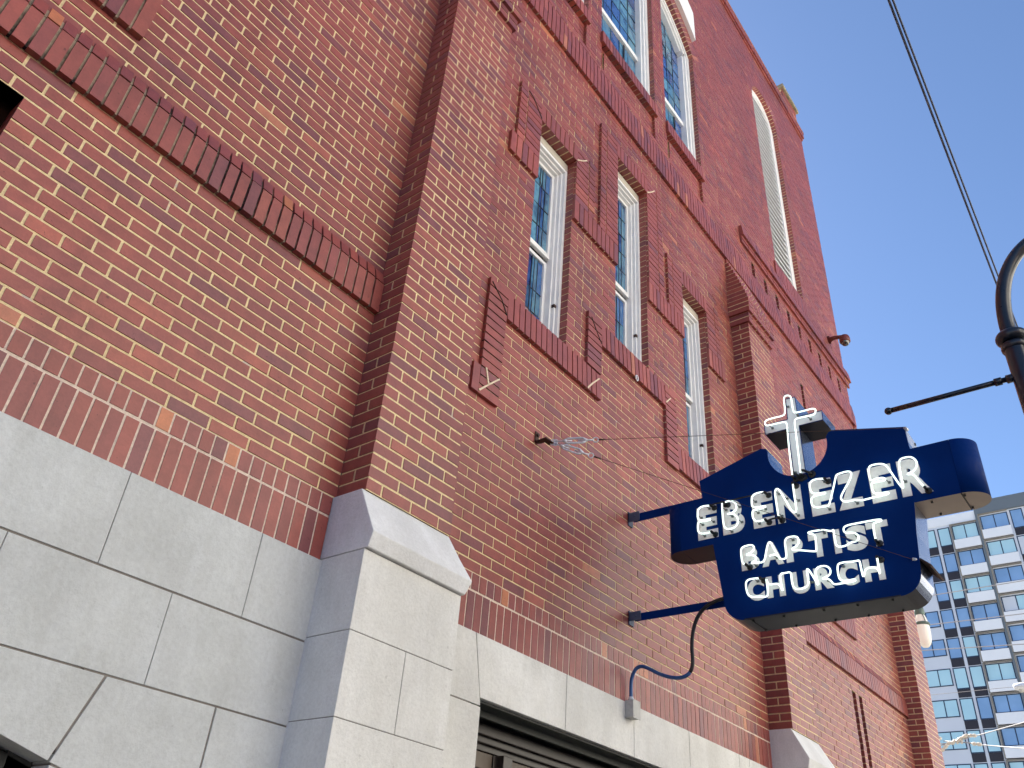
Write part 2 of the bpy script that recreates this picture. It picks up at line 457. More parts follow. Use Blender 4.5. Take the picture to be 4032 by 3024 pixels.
# window surrounds ---------------------------------------------------------
Yp = YW - .028
def surround(w, name='window_surround', footL=True, footR=True, zf=0, zt=.205, side='both'):
    a, b, z0, z1 = w; mb = MB()
    ze = z1 - 7*H - .02 if zf == 0 else zf
    # lintel of soldiers with deep undersides
    soldiers(mb, a-.02, b+.02, z1, z1+.203, Yp, YW+REV, m=1)
    for s in (-1, 1):
        x0, x1 = (a-.31, a-.005) if s < 0 else (b+.005, b+.31)
        stack(mb, x0, x1, ze, z1+.203, Yp, YW, [.1, .2] if s < 0 else [.2, .1])
    return mb
# upper ears and shared feet (z 6.83 .. 7.06)
f0, f1 = 6.830, 7.062
mb = surround(W1, zf=f1); soldiers(mb, W1[0]-.37, W1[0]-.003, f0, f1-.004, Yp, YW, m=1)
mb.build('window_surround', [M_BRICK, M_MORT], church)
mb = surround(W2, zf=f1)
soldiers(mb, W1[1]+.003, W2[0]-.003, f0, f1-.004, Yp, YW, m=1); soldiers(mb, W2[1]+.003, W3[0]-.003, f0, f1-.004, Yp, YW, m=1)
mb.build('window_surround', [M_BRICK, M_MORT], church)
mb = surround(W3, zf=f1); soldiers(mb, W3[1]+.003, W3[1]+.37, f0, f1-.004, Yp, YW, m=1)
mb.build('window_surround', [M_BRICK, M_MORT], church)
# sills with dropped ears
def sill(x0, x1, z1, drops):
    mb = MB()
    soldiers(mb, x0, x1, z1-.240, z1-.006, Yp-.004, YW+.10, m=1, topback=.010)
    for (a, b, c, d, foot) in drops:
        stack(mb, a, b, c, d, Yp, YW, [1])
        if foot:
            soldiers(mb, foot[0], foot[1], foot[2], foot[3], Yp, YW, m=1)
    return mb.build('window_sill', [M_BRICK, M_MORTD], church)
sill(3.425, 4.630, W1[2], [(3.220, 3.422, 4.485, 5.448, (3.150, 3.217, 4.485, 4.690))])
sill(4.636, 5.700, W2[2], [(4.430, 4.633, 5.460, 5.985, None), (5.703, 5.905, 5.190, 5.985, None)])
sill(5.908, 6.950, W3[2], [(6.953, 7.150, 4.485, 5.448, (7.153, 7.22, 4.485, 4.690))])
for w in UW:
    mb = MB(); soldiers(mb, w[0]-.01, w[1]+.01, ZB+96*H, UZ0-.004, YW-PR, YW+.12, m=1, topback=.006)
    mb.build('window_sill', [M_BRICK, M_MORTD], church)

def smear(pts, w, m, name):
    mb = MB()
    for i in range(len(pts)-1):
        a = Vector(pts[i]); b = Vector(pts[i+1]); d = (b-a).normalized(); n_ = Vector((-d.y, d.x))*w
        q = [a-n_*random.uniform(.6, 1.2), b-n_*random.uniform(.5, 1.2), b+n_*random.uniform(.6, 1.2), a+n_*random.uniform(.5, 1.2)]
        mb.prism([(p.x, p.y) for p in q], 'y', Yp-.0045, Yp+.004)
    mb.build(name, m, church)
for pts in ([(3.222, 4.50), (3.303, 4.587), (3.405, 4.69)], [(3.303, 4.587), (3.267, 4.70)], [(4.44, 5.22), (4.504, 5.301), (4.601, 5.40)], [(4.18, 7.565), (4.25, 7.62), (4.331, 7.70)], [(5.465, 8.30), (5.551, 8.378), (5.62, 8.46)], [(5.71, 5.80), (5.80, 5.89)]):
    smear(pts, .007, M_PALE, 'mortar_repair')
for pts in ([(3.429, 7.723), (3.497, 7.70), (3.628, 7.56)], [(3.235, 5.413), (3.354, 5.324), (3.418, 5.236)], [(4.471, 5.942), (4.543, 5.853), (4.625, 5.764)]):
    smear(pts, .004, M_SOOT, 'sooty_crack')

# arch rings -------------------------------------------------------------------
def ring(mb, cx, cz, r, R_, a0, a1, Yf, depth, clip=None, m=1, pitch=.070):
    n = max(1, round(abs(a1 - a0) * r / pitch))
    for i in range(n):
        t0 = a0 + (a1-a0) * i / n; t1 = a0 + (a1-a0) * (i+1) / n
        g = .005 / r
        for (u0, u1, ra, rb, yf, yb, mm, c) in ((t0, t1, r+.002, R_+.002, Yf+.005, depth-.001, m, (1,1,1)), (t0+g, t1-g, r, R_, Yf + random.uniform(-.001,.001), depth, 0, bcol())):
            q = [(cx + ra*math.cos(u0), cz + ra*math.sin(u0)), (cx + rb*math.cos(u0), cz + rb*math.sin(u0)),
                 (cx + rb*math.cos(u1), cz + rb*math.sin(u1)), (cx + ra*math.cos(u1), cz + ra*math.sin(u1))]
            if clip and not (clip[0] <= min(p[0] for p in q[0::3]) and max(p[0] for p in q[0::3]) <= clip[1] + .03): continue
            mb.prism(q, 'y', yf, yb, mm, c)
mb = MB()
ring(mb, AC[0], AC[1], AR, AR+.215, math.acos((7.02-5.17)/AR), math.pi - math.acos((7.02-5.17)/AR), YW-.004, YW+REV)
mb.build('brick_arch', [M_BRICK, M_MORT], church)
mb = MB()
ring(mb, 9.92, 14.33, .54, .75, 0, math.pi, YW-.004, YW+REV)
mb.build('brick_arch', [M_BRICK, M_MORT], church)
# stone hood over the big arch
mb = MB(); pts_o = []; pts_i = []
aa = math.acos((6.99-5.17)/2.47)
for i in range(41):
    t = aa + (math.pi - 2*aa) * i / 40
    pts_i.append((5.17 + 2.47*math.cos(t), AC[1] + 2.47*math.sin(t)))
ao = math.acos((6.99-5.17)/2.98)
for i in range(41):
    t = ao + (math.pi - 2*ao) * i / 40
    pts_o.append((5.17 + 2.98*math.cos(t), AC[1] + 2.98*math.sin(t)))
for i in range(40):
    q = [pts_i[i], pts_o[i], pts_o[i+1], pts_i[i+1]]
    mb.prism(q, 'y', YW-.06, YW+.01, 0, caps=True)
mb.build('stone_hood', [M_WHITE], church)

# windows ------------------------------------------------------------------------
def pane_cells(mb, xs, zs, y, beige=()):
    for i in range(len(xs)-1):
        for k in range(len(zs)-1):
            t = random.random()
            c = (1, 1, 1) if t < .45 else ((.55, .7, 1.1) if t < .7 else ((1.5, 1.35, 1.2) if t < .86 else (.45, .45, .9)))
            e = random.uniform(-.0025, .0025); g = random.uniform(-.0025, .0025)
            if (i, k) in beige: c = (14, 3.2, 1.5)
            mb.poly([(xs[i], y+e, zs[k]), (xs[i+1], y-e, zs[k]+0), (xs[i+1], y-e+g, zs[k+1]), (xs[i], y+e+g, zs[k+1])], 0, c)
def leads(mb, xs, zs, y, w=.005):
    for x in xs[1:-1]: mb.box(x-w/2, x+w/2, y-.004, y+.002, zs[0], zs[-1])
    for z in zs[1:-1]: mb.box(xs[0], xs[-1], y-.005, y+.002, z-w/2, z+w/2)
def sash_window(w, rail, label=None, beige=True):
    a, b, z0, z1 = w; root = empty('window', (a, YW+.07, z0)); root.parent = church
    mb = MB(); y = YW + .068
    steps = [(0, 0), (.032, .028), (.052, .058), (.072, .092)]
    for i in range(3):                                # stepped mouldings running round
        d0, y0 = steps[i]; d1, y1 = steps[i+1]; ya = y + y0; yb = y + .16
        mb.box(a+d0, a+d1, ya, yb, z0, z1-.10-d0, 0); mb.box(b-d1, b-d0, ya, yb, z0, z1-.10-d0, 0)
        mb.box(a+d1, b-d1, ya, yb, z1-.10-d1, z1-.10-d0, 0)
    g = y + .115; xi0, xi1 = a+.072, b-.072
    zt = z1 - .172
    # sashes: upper sash in front
    for (c0, c1, yy) in ((rail+.015, zt, g-.012), (z0+.02, rail-.015, g+.012)):
        mb.box(xi0, xi0+.030, yy-.014, yy+.02, c0, c1, 0); mb.box(xi1-.030, xi1, yy-.014, yy+.02, c0, c1, 0)
        mb.box(xi0+.030, xi1-.030, yy-.013, yy+.02, c1-.035, c1, 0); mb.box(xi0+.030, xi1-.030, yy-.013, yy+.02, c0, c0+.05, 0)
    mb.build('frame', M_WHITE, root, bevel=.003)
    mb = MB(); mb.box(a, b, YW+.070, YW+REV+.1, z1-.095, z1-.012, 0); mb.build('head_board', M_CREAM, root)
    w_ = xi1 - xi0 - .06; x0 = xi0 + .03; x1 = xi1 - .03
    xs = [x0, x0+.30*w_, x0+.56*w_, x0+.66*w_, x0+.80*w_, x1]
    mb = MB(); ml = MB()
    for (c0, c1, yy) in ((rail+.06, zt-.03, g-.004), (z0+.06, rail-.045, g+.018)):
        n = max(2, round((c1-c0)/.215)); zs = [c0 + (c1-c0)*i/n for i in range(n+1)]
        if yy > g:
            zs = [c0, c0+.17, c0+.235, c0+.46, c1]
            pane_cells(mb, xs, zs, yy, [(0, 1), (1, 1)] if beige else ())
        else: pane_cells(mb, xs, zs, yy)
        leads(ml, xs, zs, yy)
        if yy < g:
            for k in range(10):     # curved lead tracery at the head
                t0, t1 = k/10*math.pi/2, (k+1)/10*math.pi/2
                xa, za_ = x0 + .66*w_*math.sin(t0), c1-.28 + .2*math.cos(t0); xb, zb_ = x0 + .66*w_*math.sin(t1), c1-.28 + .2*math.cos(t1)
                ml.tube([(xa, yy-.003, za_), (xb, yy-.003, zb_)], .0025, 5)
    mb.build('pane', M_GLASS, root); ml.build('leading', M_LEAD, root)
    mb = MB(); mb.box(b-.06, b-.035, y+.02, y+.05, z0+.40, z0+.425, 0, (1,1,1)); mb.build('sash_latch', M_RUST, root)
    return root
sash_window(W1, 6.36); sash_window(W2, 6.86, beige=True); sash_window(W3, 6.36)
def arched_window(a, b, label=None):
    root = empty('window', (a, YW+.07, UZ0)); root.parent = church
    def top(x): return AC[1] + math.sqrt(max(.01, AR**2 - (x-AC[0])**2))
    mb = MB(); y = YW + .062; z0 = UZ0
    steps = [(0, 0), (.050, .02), (.085, .05), (.115, .08)]
    rail0, rail1 = 10.93, 11.01
    for i in range(3):
        d0, y0 = steps[i]; d1, y1 = steps[i+1]; ya = y + y0; yb = y + .15
        n = 14
        xs = [a+d0 + (b-a-2*d0)*k/n for k in range(n+1)]
        mb.box(a+d0, a+d1, ya, yb, z0, top(a+d0)-d0*1.3, 0); mb.box(b-d1, b-d0, ya, yb, z0, top(b-d0)-d0*1.3, 0)
        for k in range(n):
            xa, xb = xs[k], xs[k+1]; 
            def nrm(x, d):
                th = math.atan2(top(x)-AC[1], x-AC[0]); return AC[1] + (AR-d)/AR*(top(x)-AC[1]), AC[0] + (x-AC[0])*(AR-d)/AR
            za1, xa1 = nrm(xa, d0); zb1, xb1 = nrm(xb, d0); za2, xa2 = nrm(xa, d1); zb2, xb2 = nrm(xb, d1)
            xa1 = min(max(xa1, a+d0), b-d0); xb1 = min(max(xb1, a+d0), b-d0); xa2 = min(max(xa2, a+d0), b-d0); xb2 = min(max(xb2, a+d0), b-d0)
            mb.prism([(xa2, za2), (xb2, zb2), (xb1, zb1), (xa1, za1)], 'y', ya+.001, yb, 0)
    g = y + .125; xi0, xi1 = a+.115, b-.115
    mb.box(xi0, xi1, g-.03, g+.02, rail0, rail1, 0)
    mb.box(xi0, xi1, g-.01, g+.02, z0, z0+.05, 0)
    mb.build('frame', M_WHITE, root, bevel=.003)
    nx = 5 if b - a > 1 else 4
    xs = [xi0 + (xi1-xi0)*i/nx for i in range(nx+1)]
    gl = MB(); ml = MB()
    zs = [z0+.05, z0+.15, z0+.19, z0+.37, z0+.60, rail0]
    pane_cells(gl, xs, zs, g+.008, [(i, 1) for i in range(0, nx-1)]); leads(ml, xs, zs, g+.008, .007)
    ml.box(a+(b-a)*.66-.012, a+(b-a)*.66+.012, g-.006, g+.006, z0+.05, rail0)
    for i in range(nx):
        zt = max(top(xs[i]), top(xs[i+1])) - .05; n = round((zt - rail1)/.26)
        zz = [rail1 + (zt-rail1)*k/n for k in range(n+1)]
        pane_cells(gl, xs[i:i+2], zz, g); leads(ml, xs[i:i+2], zz, g, .007)
        if i: ml.box(xs[i]-.004, xs[i]+.004, g-.005, g+.002, rail1, min(top(xs[i]), zt)-.05)
    gl.build('pane', M_GLASS, root); ml.build('leading', M_LEAD, root)
for w in UW: arched_window(*w)
# louvred belfry opening
lv = empty('louvre_window', (LV[0], YW+.06, LZ0)); lv.parent = church
mb = MB(); fy = YW + .075
fw = .135
mb.box(LV[0], LV[0]+fw, fy, fy+.08, LZ0, 14.33, 0); mb.box(LV[1]-fw, LV[1], fy, fy+.08, LZ0, 14.33, 0)
mb.box(LV[0]+fw, LV[1]-fw, fy+.002, fy+.08, LZ0, LZ0+.05, 0)
for i in range(24):
    t0, t1 = math.pi*i/24, math.pi*(i+1)/24
    q = [(9.92+r*math.cos(t), 14.33+r*math.sin(t)) for r, t in ((.54-fw, t0), (.545, t0), (.545, t1), (.54-fw, t1))]
    mb.prism(q, 'y', fy, fy+.08, 0)
mb.build('frame', M_WHITE, lv)
mb = MB(); z = LZ0 + .10
while z < 14.66:
    hw = .405 if z < 14.33 else math.sqrt(max(0, .405**2 - (z-14.33)**2))
    if hw > .05:
        mb.prism([(fy+.070, z+.075), (fy+.008, z+.003), (fy+.012, z-.008), (fy+.078, z+.064)], 'x', 9.92-hw, 9.92+hw, 0)
    z += .128
mb.build('slats', M_WHITE, lv)
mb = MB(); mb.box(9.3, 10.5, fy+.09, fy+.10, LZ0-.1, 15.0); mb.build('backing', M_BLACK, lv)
# dark interior behind the glazed openings
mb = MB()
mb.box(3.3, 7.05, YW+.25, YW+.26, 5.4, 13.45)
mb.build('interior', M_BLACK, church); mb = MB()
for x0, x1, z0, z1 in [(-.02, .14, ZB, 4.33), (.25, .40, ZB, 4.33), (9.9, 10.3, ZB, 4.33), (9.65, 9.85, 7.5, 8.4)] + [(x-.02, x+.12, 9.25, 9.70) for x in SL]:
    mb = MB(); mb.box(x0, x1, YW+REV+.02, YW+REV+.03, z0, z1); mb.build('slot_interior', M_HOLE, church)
# buttresses ----------------------------------------------------------------------
def buttress(x0, full=True):
    x1 = x0 + .610; root = empty('buttress', (x0, YB, 0)); root.parent = church
    mb = MB(); zt = ZB + 66*H
    mb.box(x0+.005, x1-.005, YB+.0028, YW+.001, ZB, zt, 1, skip='bu')
    for k in range(66):
        za = ZB + k*H + J/2; zb_ = ZB + (k+1)*H - J/2
        if k % 2 == 0:
            e = [0, .1005, .305, .5095, .610]
            for i in range(4):
                a = x0 + e[i] + (J/2 if i else 0); b = x0 + e[i+1] - (J/2 if i < 3 else 0)
                dl = YW - YB if i in (0, 3) else .013
                lay(mb, a, b, za, zb_, YB, d=dl)
        else:
            for i in range(3):
                a = x0 + i*.2033 + (J/2 if i else 0); b = x0 + (i+1)*.2033 - (J/2 if i < 2 else 0)
                lay(mb, a, b, za, zb_, YB, d=.099)
            for a, b in ((x0+.0003, x0+.1), (x1-.1, x1-.0003)):
                c = bcol(); mb.box(a, b, YB+.099+J, YW+.001, za, zb_, 0, c, skip='bf')
    # oversailing courses
    z = zt
    for kk, pr in ((0, .026), (2, .052)):
        mb.box(x0-pr+.004, x1+pr-.004, YB-pr+.005, YW, z+kk*H+.002, z+(kk+2)*H, 1, skip='b')
        for r in range(2):
            n = 6; w = (.61 + 2*pr) / n if r == 0 else (.61+2*pr)/n
            for i in range(n):
                a = x0 - pr + i*w + (J/2 if i else 0); b = x0 - pr + (i+1)*w - (J/2 if i < n-1 else 0)
                lay(mb, a, b, z+(kk+r)*H+(J/2 if r else 0), z+(kk+r+1)*H-J/2, YB-pr, d=YW-YB+pr)
    # stepped weathering back to the wall
    z = zt + 4*H; ns = 12; ya = YB - .052; 
    for s in range(ns):
        f = s / ns; yy = ya + (YW + .005 - ya) * (f**1.15); ov = .052 * max(0, 1 - f*1.6)
        n = 9
        mb.box(x0-ov+.003, x1+ov-.003, yy+.005, YW+.01, z, z+H, 1, skip='b')
        w = (.61 + 2*ov) / n
        for i in range(n):
            off = 0
            a = x0 - ov + i*w + (.006 if i else 0); b = x0 - ov + (i+1)*w - (.006 if i < n-1 else 0)
            c = bcol(); g = .012 if s % 2 else .004
            mb.box(a + (g if i else 0), b, yy, YW+.01, z+J/2, z+H-(J/2 if s < ns-1 else 0), 0, c, skip='b')
        z += H
    mb.build('brick_shaft', [M_BRICK, M_MORT], root)
    # stone plinth of the buttress with sloping cap
    xl, xr = x0 - .015, x0 + .652
    mb = MB(); yb = YB - .084
    j = .0018
    rows = [(-.3, .60), (.60, .95), (.95, 1.29), (1.29, 1.63), (1.63, 1.975), (1.975, 2.320), (2.320, 2.671), (2.671, 3.036)]
    for i, (z0, z1) in enumerate(rows):
        if i % 2 == 0: mb.box(xl, xl+.345-j, yb, YW+.02, z0+j, z1-j, 0); mb.box(xl+.345+j, xr, yb, YW+.02, z0+j, z1-j, 0)
        else: mb.box(xl, xr, yb, YW+.02, z0+j, z1-j, 0)
    mb.build('stone_plinth', [M_STONEW], root, bevel=.002)
    mb = MB(); mb.box(xl+.004, xr-.004, yb+.004, YW+.02, -.3, 3.036); mb.build('mortar_joints', M_JOINT, root)
    # cap: vertical left cheek, sloping front, hipped right end
    mb = MB()
    prof = [(YB+.012, 3.357), (YB-.062, 3.222), (YB-.122, 3.113), (YB-.104, 3.0395), (YB-.084, 3.0385)]
    xr_ = [x1+.004, x1+.034, xr+.030, xr+.006, xr+.002]
    L = [(xl, y, z) for y, z in prof]; Rr = [(xr_[i], prof[i][0], prof[i][1]) for i in range(5)]
    for i in range(4): mb.poly([L[i], L[i+1], Rr[i+1], Rr[i]])
    bL = [(xl, YW+.03, 3.357), (xl, YW+.03, 3.0385)]
    mb.poly([L[0], bL[0], bL[1], L[4], L[3], L[2], L[1]])
    mb.poly([L[0], Rr[0], (x1+.004, YW+.03, 3.357), bL[0]])
    bR = [(x1+.004, YW+.03, 3.357), (x1+.034, YW+.03, 3.222), (xr+.030, YW+.03, 3.113), (xr+.006, YW+.03, 3.0395), (xr+.002, YW+.03, 3.0385)]
    for i in range(4): mb.poly([Rr[i], Rr[i+1], bR[i+1], bR[i]])
    mb.poly([L[4], bL[1], bR[4], Rr[4]])
    o = mb.build('stone_cap', M_STONEC, root)
    bm_weld(o)
    b = o.modifiers.new('bevel', 'BEVEL'); b.width = .006; b.segments = 2
    return root
import bmesh
def bm_weld(o):
    bm = bmesh.new(); bm.from_mesh(o.data); bmesh.ops.remove_doubles(bm, verts=bm.verts, dist=1e-5)
    bmesh.ops.recalc_face_normals(bm, faces=bm.faces); bm.to_mesh(o.data); bm.free()
buttress(2.325); buttress(7.455); buttress(12.045)

# parapet, end return and merlon --------------------------------------------------
mb = MB()
stack(mb, -1.6, 12.13, ZT-.20, ZT-.13, YW-.02, YW+.01, [1]*34)
stack(mb, -1.6, 12.15, ZT-.13, ZT+.0, YW-.045, YW+.01, [1]*34, jz=.065)
mb.build('cornice', [M_BRICK, M_MORTD], church)
mb = MB(); mb.box(-1.6, 12.16, YW-.055, YW+.45, ZT+.002, ZT+.07); mb.build('parapet_coping', simple('terracotta_coping', (.30, .11, .09), .7), church, bevel=.01)
mb = MB()
fill(mb, 11.30, 12.02, ZT+.001, ZT+.60, YW+.0, (), PC)
mb.box(11.305, 12.015, YW+.006, YW+.62, ZT+.07, ZT+.60, 1, skip='f')
k = 0
while ZT + .07 + (k+1)*H < ZT + .6:      # side bricks of the merlon
    for i in range(3):
        mb.box(11.30, 11.31, YW+.01+i*.205+(.1 if k%2 else 0)*(i>0), YW+.20+i*.205, ZT+.075+k*H, ZT+.075+(k+1)*H-J, 0, bcol())
    k += 1
mb.build('merlon', [M_BRICK, M_MORT], church)
mb = MB(); mb.box(11.285, 11.299, YW+.10, YW+.50, ZT+.14, ZT+.56); mb.build('merlon_vent', M_LEAD, church)
mb = MB(); mb.box(11.25, 12.08, YW-.05, YW+.68, ZT+.60, ZT+.70); mb.build('merlon_cap', simple('lichened_cap', (.30, .26, .17), .85, var=.3, scale=12), church, bevel=.01)
# solid body behind the facade (floors, roof and side walls)
mb = MB(); mb.box(-1.6, 12.09, YW+.50, 16, -.3, ZT-.4, 1, (1,1,1)); 
mb.box(12.0, 12.098, YW+.02, YW+.52, 0, ZT-.01, 0, (.40, .125, .09)); mb.box(-1.6, -1.5, YW+.02, YW+.52, 0, ZT-.01, 0, (.40, .125, .09))
mb.box(-1.5, 12.0, YW+.3, YW+.5, ZT-.45, ZT-.4, 1)
mb.build('building_body', [M_BRICK, M_JOINT], church)

# stone base -----------------------------------------------------------------------
YS = YW - .012; j = .0016
def stone_poly(mb, pts, Y=None, depth=.3):
    """pts (x,z) ccw seen from the street"""
    Y = YS if Y is None else Y
    cx = sum(p[0] for p in pts)/len(pts); cz = sum(p[1] for p in pts)/len(pts)
    q = []
    for x, z in pts:
        q.append((x + (j if x < cx else -j), z + (j if z < cz else -j)))
    mb.prism(q, 'y', Y, YW+depth)
mb = MB()
rb = lambda x0, x1, z0, z1: stone_poly(mb, [(x0, z0), (x1, z0), (x1, z1), (x0, z1)])
for x0, x1 in ((-1.6, -.605), (-.605, .038), (.038, .681), (.681, 1.324), (1.324, 1.967), (1.967, 2.315)): rb(x0, x1, 2.655, 3.031)
for x0, x1 in ((-1.6, -.29), (-.29, .353), (.353, .996), (.996, 1.640), (1.640, 2.315)): rb(x0, x1, 2.302, 2.650)
# row with the flat arch of the doorway
stone_poly(mb, [(1.400, 1.998), (1.62, 1.95), (1.955, 1.95), (1.955, 2.298), (1.495, 2.298)])
rb(1.960, 2.315, 1.95, 2.298)
stone_poly(mb, [(.95, 2.118), (1.395, 2.001), (1.488, 2.298), (.95, 2.298)])
stone_poly(mb, [(.40, 2.15), (.945, 2.12), (.945, 2.298), (.40, 2.298)]); stone_poly(mb, [(-.6, 2.15), (.395, 2.15), (.395, 2.298), (-.6, 2.298)])
rb(-1.6, -.605, 1.95, 2.298)
stone_poly(mb, [(1.402, 1.62), (2.315, 1.62), (2.315, 1.945), (1.62, 1.945), (1.402, 1.993)])
for z0, z1 in ((1.27, 1.615), (.92, 1.265), (.57, .915), (-.3, .565)):
    rb(1.402, 2.315, z0, z1); rb(-1.6, -.605, z0, z1)
rb(-1.6, -.605, 1.62, 1.945)
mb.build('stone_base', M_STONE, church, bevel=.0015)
mb = MB()
# centre bay: jamb stones and the lintel of the wide doorway
stone_poly(mb, [(2.95, 2.662), (3.528, 2.662), (3.436, 3.031), (2.95, 3.031)])
mb2 = mb
stone_poly(mb, [(3.519, 2.702), (4.318, 2.702), (4.318, 3.031), (3.440, 3.031)])
for x0, x1 in ((4.321, 5.117), (5.120, 5.905), (5.908, 6.75)): stone_poly(mb, [(x0, 2.702), (x1, 2.702), (x1, 3.031), (x0, 3.031)])
stone_poly(mb, [(6.753, 2.702), (6.86, 2.702), (6.95, 3.031), (6.753, 3.031)])
stone_poly(mb, [(6.862, 2.662), (7.47, 2.662), (7.47, 3.031), (6.952, 3.031)])
for z0, z1 in ((2.315, 2.658), (1.97, 2.312), (1.62, 1.967), (1.27, 1.617), (.92, 1.267), (.57, .917), (-.3, .567)):
    rb(2.95, 3.530, z0, z1); rb(6.86, 7.47, z0, z1)
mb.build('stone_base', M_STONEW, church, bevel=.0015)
mb = MB()
for x0, x1 in ((8.09, 9.0), (9.0, 9.9), (9.9, 10.8), (10.8, 12.1)):
    for z0, z1 in ((2.655, 3.031), (2.302, 2.652), (1.95, 2.30), (1.6, 1.947), (.9, 1.597), (-.3, .897)): rb(x0, x1, z0, z1)
mb.build('stone_base', M_STONEW, church, bevel=.0015)
mb = MB()
for x0, x1, z0, z1 in ((-1.59, 2.34, 2.30, 3.03), (1.41, 2.34, -.3, 2.30), (-1.59, -.61, -.3, 2.3), (-.6, .4, 2.155, 2.3), (.4, 1.4, 2.125, 2.30), (2.94, 3.445, -.3, 3.03), (3.445, 6.94, 2.706, 3.03), (6.94, 7.47, -.3, 3.03), (8.05, 12.09, -.3, 3.03)):
    mb.box(x0, x1, YS+.005, YW+.28, z0, z1)
mb.build('mortar_joints', M_JOINT, church)
# wide doorway of the centre bay ---------------------------------------------------
dr = empty('doorway', (5.2, YW+.35, 0)); dr.parent = church
mb = MB(); mb.box(3.45, 6.95, YW+.305, YW+.50, 2.55, 2.72); mb.box(3.53, 6.86, YW+.02, YW+.305, 2.690, 2.701)
mb.box(3.53, 6.86, YW+.12, YW+.14, 2.655, 2.69)
mb.build('soffit', M_DSOFF, dr)
mb = MB()
for i, (z0, z1, y0) in enumerate(((2.60, 2.655, .22), (2.565, 2.60, .25), (2.53, 2.565, .28), (2.06, 2.13, .27))):
    mb.box(3.53, 6.86, YW+y0, YW+.36, z0, z1)
for x in (3.535, 4.06, 4.93, 5.80, 6.70): mb.box(x, x+.085, YW+.23, YW+.36, 0, 2.53); mb.box(x-.03, x+.115, YW+.28, YW+.36, 0, 2.528)
mb.build('frame', M_DARK, dr, bevel=.004)
mb = MB()
for x0, x1 in ((3.62, 4.03), (4.175, 4.90), (5.045, 5.77), (5.915, 6.67)):
    mb.box(x0, x1, YW+.325, YW+.335, 2.13, 2.44, 0); mb.box(x0, x1, YW+.325, YW+.335, 0, 2.06, 0)
mb.build('glass', M_GDARK, dr)
mb = MB()
for x0, x1 in ((3.65, 4.03), (4.175, 4.90), (5.045, 5.77), (5.915, 6.67)): mb.box(x0, x1, YW+.29, YW+.36, 2.44, 2.528)
mb.build('transom_bar', simple('brown_frame', (.10, .075, .055), .5), dr, bevel=.004)
mb = MB(); mb.box(3.4, 7.0, YW+.40, YW+.45, -.3, 2.7); mb.build('dark_lobby', M_BLACK, dr)
# doorway of the left bay
dl = empty('doorway', (.4, YW+.3, 0)); dl.parent = church
mb = MB(); mb.box(-.62, 1.41, YW+.30, YW+.38, -.3, 2.3); mb.build('dark_lobby', M_BLACK, dl)
mb = MB(); mb.box(1.31, 1.402, YW+.10, YW+.30, -.3, 2.03); 
mb.prism([(-.6, 2.03), (.9, 2.03), (1.31, 1.93), (1.402, 1.92), (1.402, 1.99), (.95, 2.112), (.4, 2.145), (-.6, 2.145)], 'y', YW+.10, YW+.29)
mb.build('frame', M_DSOFF, dl, bevel=.004)
mb = MB(); mb.box(-.5, 1.22, YW+.21, YW+.25, -.3, 1.90); mb.build('door_leaf', simple('aged_cream_paint', (.55, .48, .36), .6, var=.2, scale=6, dirt=((.15, .12, .08), 10, .6)), dl, bevel=.004)
mb = MB(); mb.box(1.22, 1.31, YW+.20, YW+.29, -.3, 1.93); mb.build('door_stile', M_DARK, dl)

# ------------------------------------------------------------------ projecting neon sign
XF, XK = 4.950, 5.205       # front and back face of the cabinet
sign = empty('church_sign', (5.08, 1.6, 3.4))
tag(sign, 'navy blue neon sign reading EBENEZER BAPTIST CHURCH with a white cross on top', 'sign')
def arc(cx, cz, r, a0, a1, n=12):
    return [(cx + r*math.cos(R(a0 + (a1-a0)*i/n)), cz + r*math.sin(R(a0 + (a1-a0)*i/n))) for i in range(n+1)]
# outline in (y, z), going round the face
ol = [(2.520, 3.980), (2.520, 4.338), (2.336, 4.338), (2.351, 4.482), (1.876, 4.612), (1.838, 4.600)]
ol += arc(1.627, 4.545, .205, 8, -188, 26)
ol += [(1.405, 4.600), (1.375, 4.610), (.941, 4.499), (.934, 4.338), (.715, 4.338), (.715, 3.980), (.975, 3.980)]
ol += [(.999, 3.783)]
ol += arc(1.150, 3.565, .132, 190, 270, 8)
ol += arc(2.095, 3.565, .132, -90, -8, 8)
ol += [(2.255, 3.783), (2.278, 3.980)]
mb = MB()
mb.prism(ol, 'x', XF, XK, 0)
NL = len(ol)
o = mb.build('cabinet', [M_NAVY, M_NAVYG, M_UNDER, M_WINGU], sign)
me = o.data      # returns are glossy blue sheet
for i, p in enumerate(me.polygons):
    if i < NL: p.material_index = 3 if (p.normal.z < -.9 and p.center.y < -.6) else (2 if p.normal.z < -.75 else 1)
bm_weld(o)
# bullnosed wing ends
for cy, sg, nm in ((2.520, 1, 'wing_end'), (.715, -1, 'wing_end')):
    mb = MB(); r = (XK-XF)/2; xc = (XF+XK)/2; n = 24; pts = []
    for i in range(n+1):
        t = math.pi * i / n
        pts.append((xc - r*math.cos(t), cy + sg*(r*math.sin(t)+.0015)))
    if sg < 0: pts = pts[::-1]
    base = len(pts)
    for i in range(base-1):
        mb.poly([(pts[i+1][0], pts[i+1][1], 3.980), (pts[i][0], pts[i][1], 3.980), (pts[i][0], pts[i][1], 4.338), (pts[i+1][0], pts[i+1][1], 4.338)], 0, smooth=True)
    mb.poly([(x, y, 3.980) for x, y in pts], 1); mb.poly([(x, y, 4.338) for x, y in reversed(pts)], 0)
    o = mb.build(nm, [M_NAVY, M_WINGU if sg < 0 else M_UNDER], sign); bm_weld(o)  # underside colour: bounce tint on the right wing, shade tone on the left
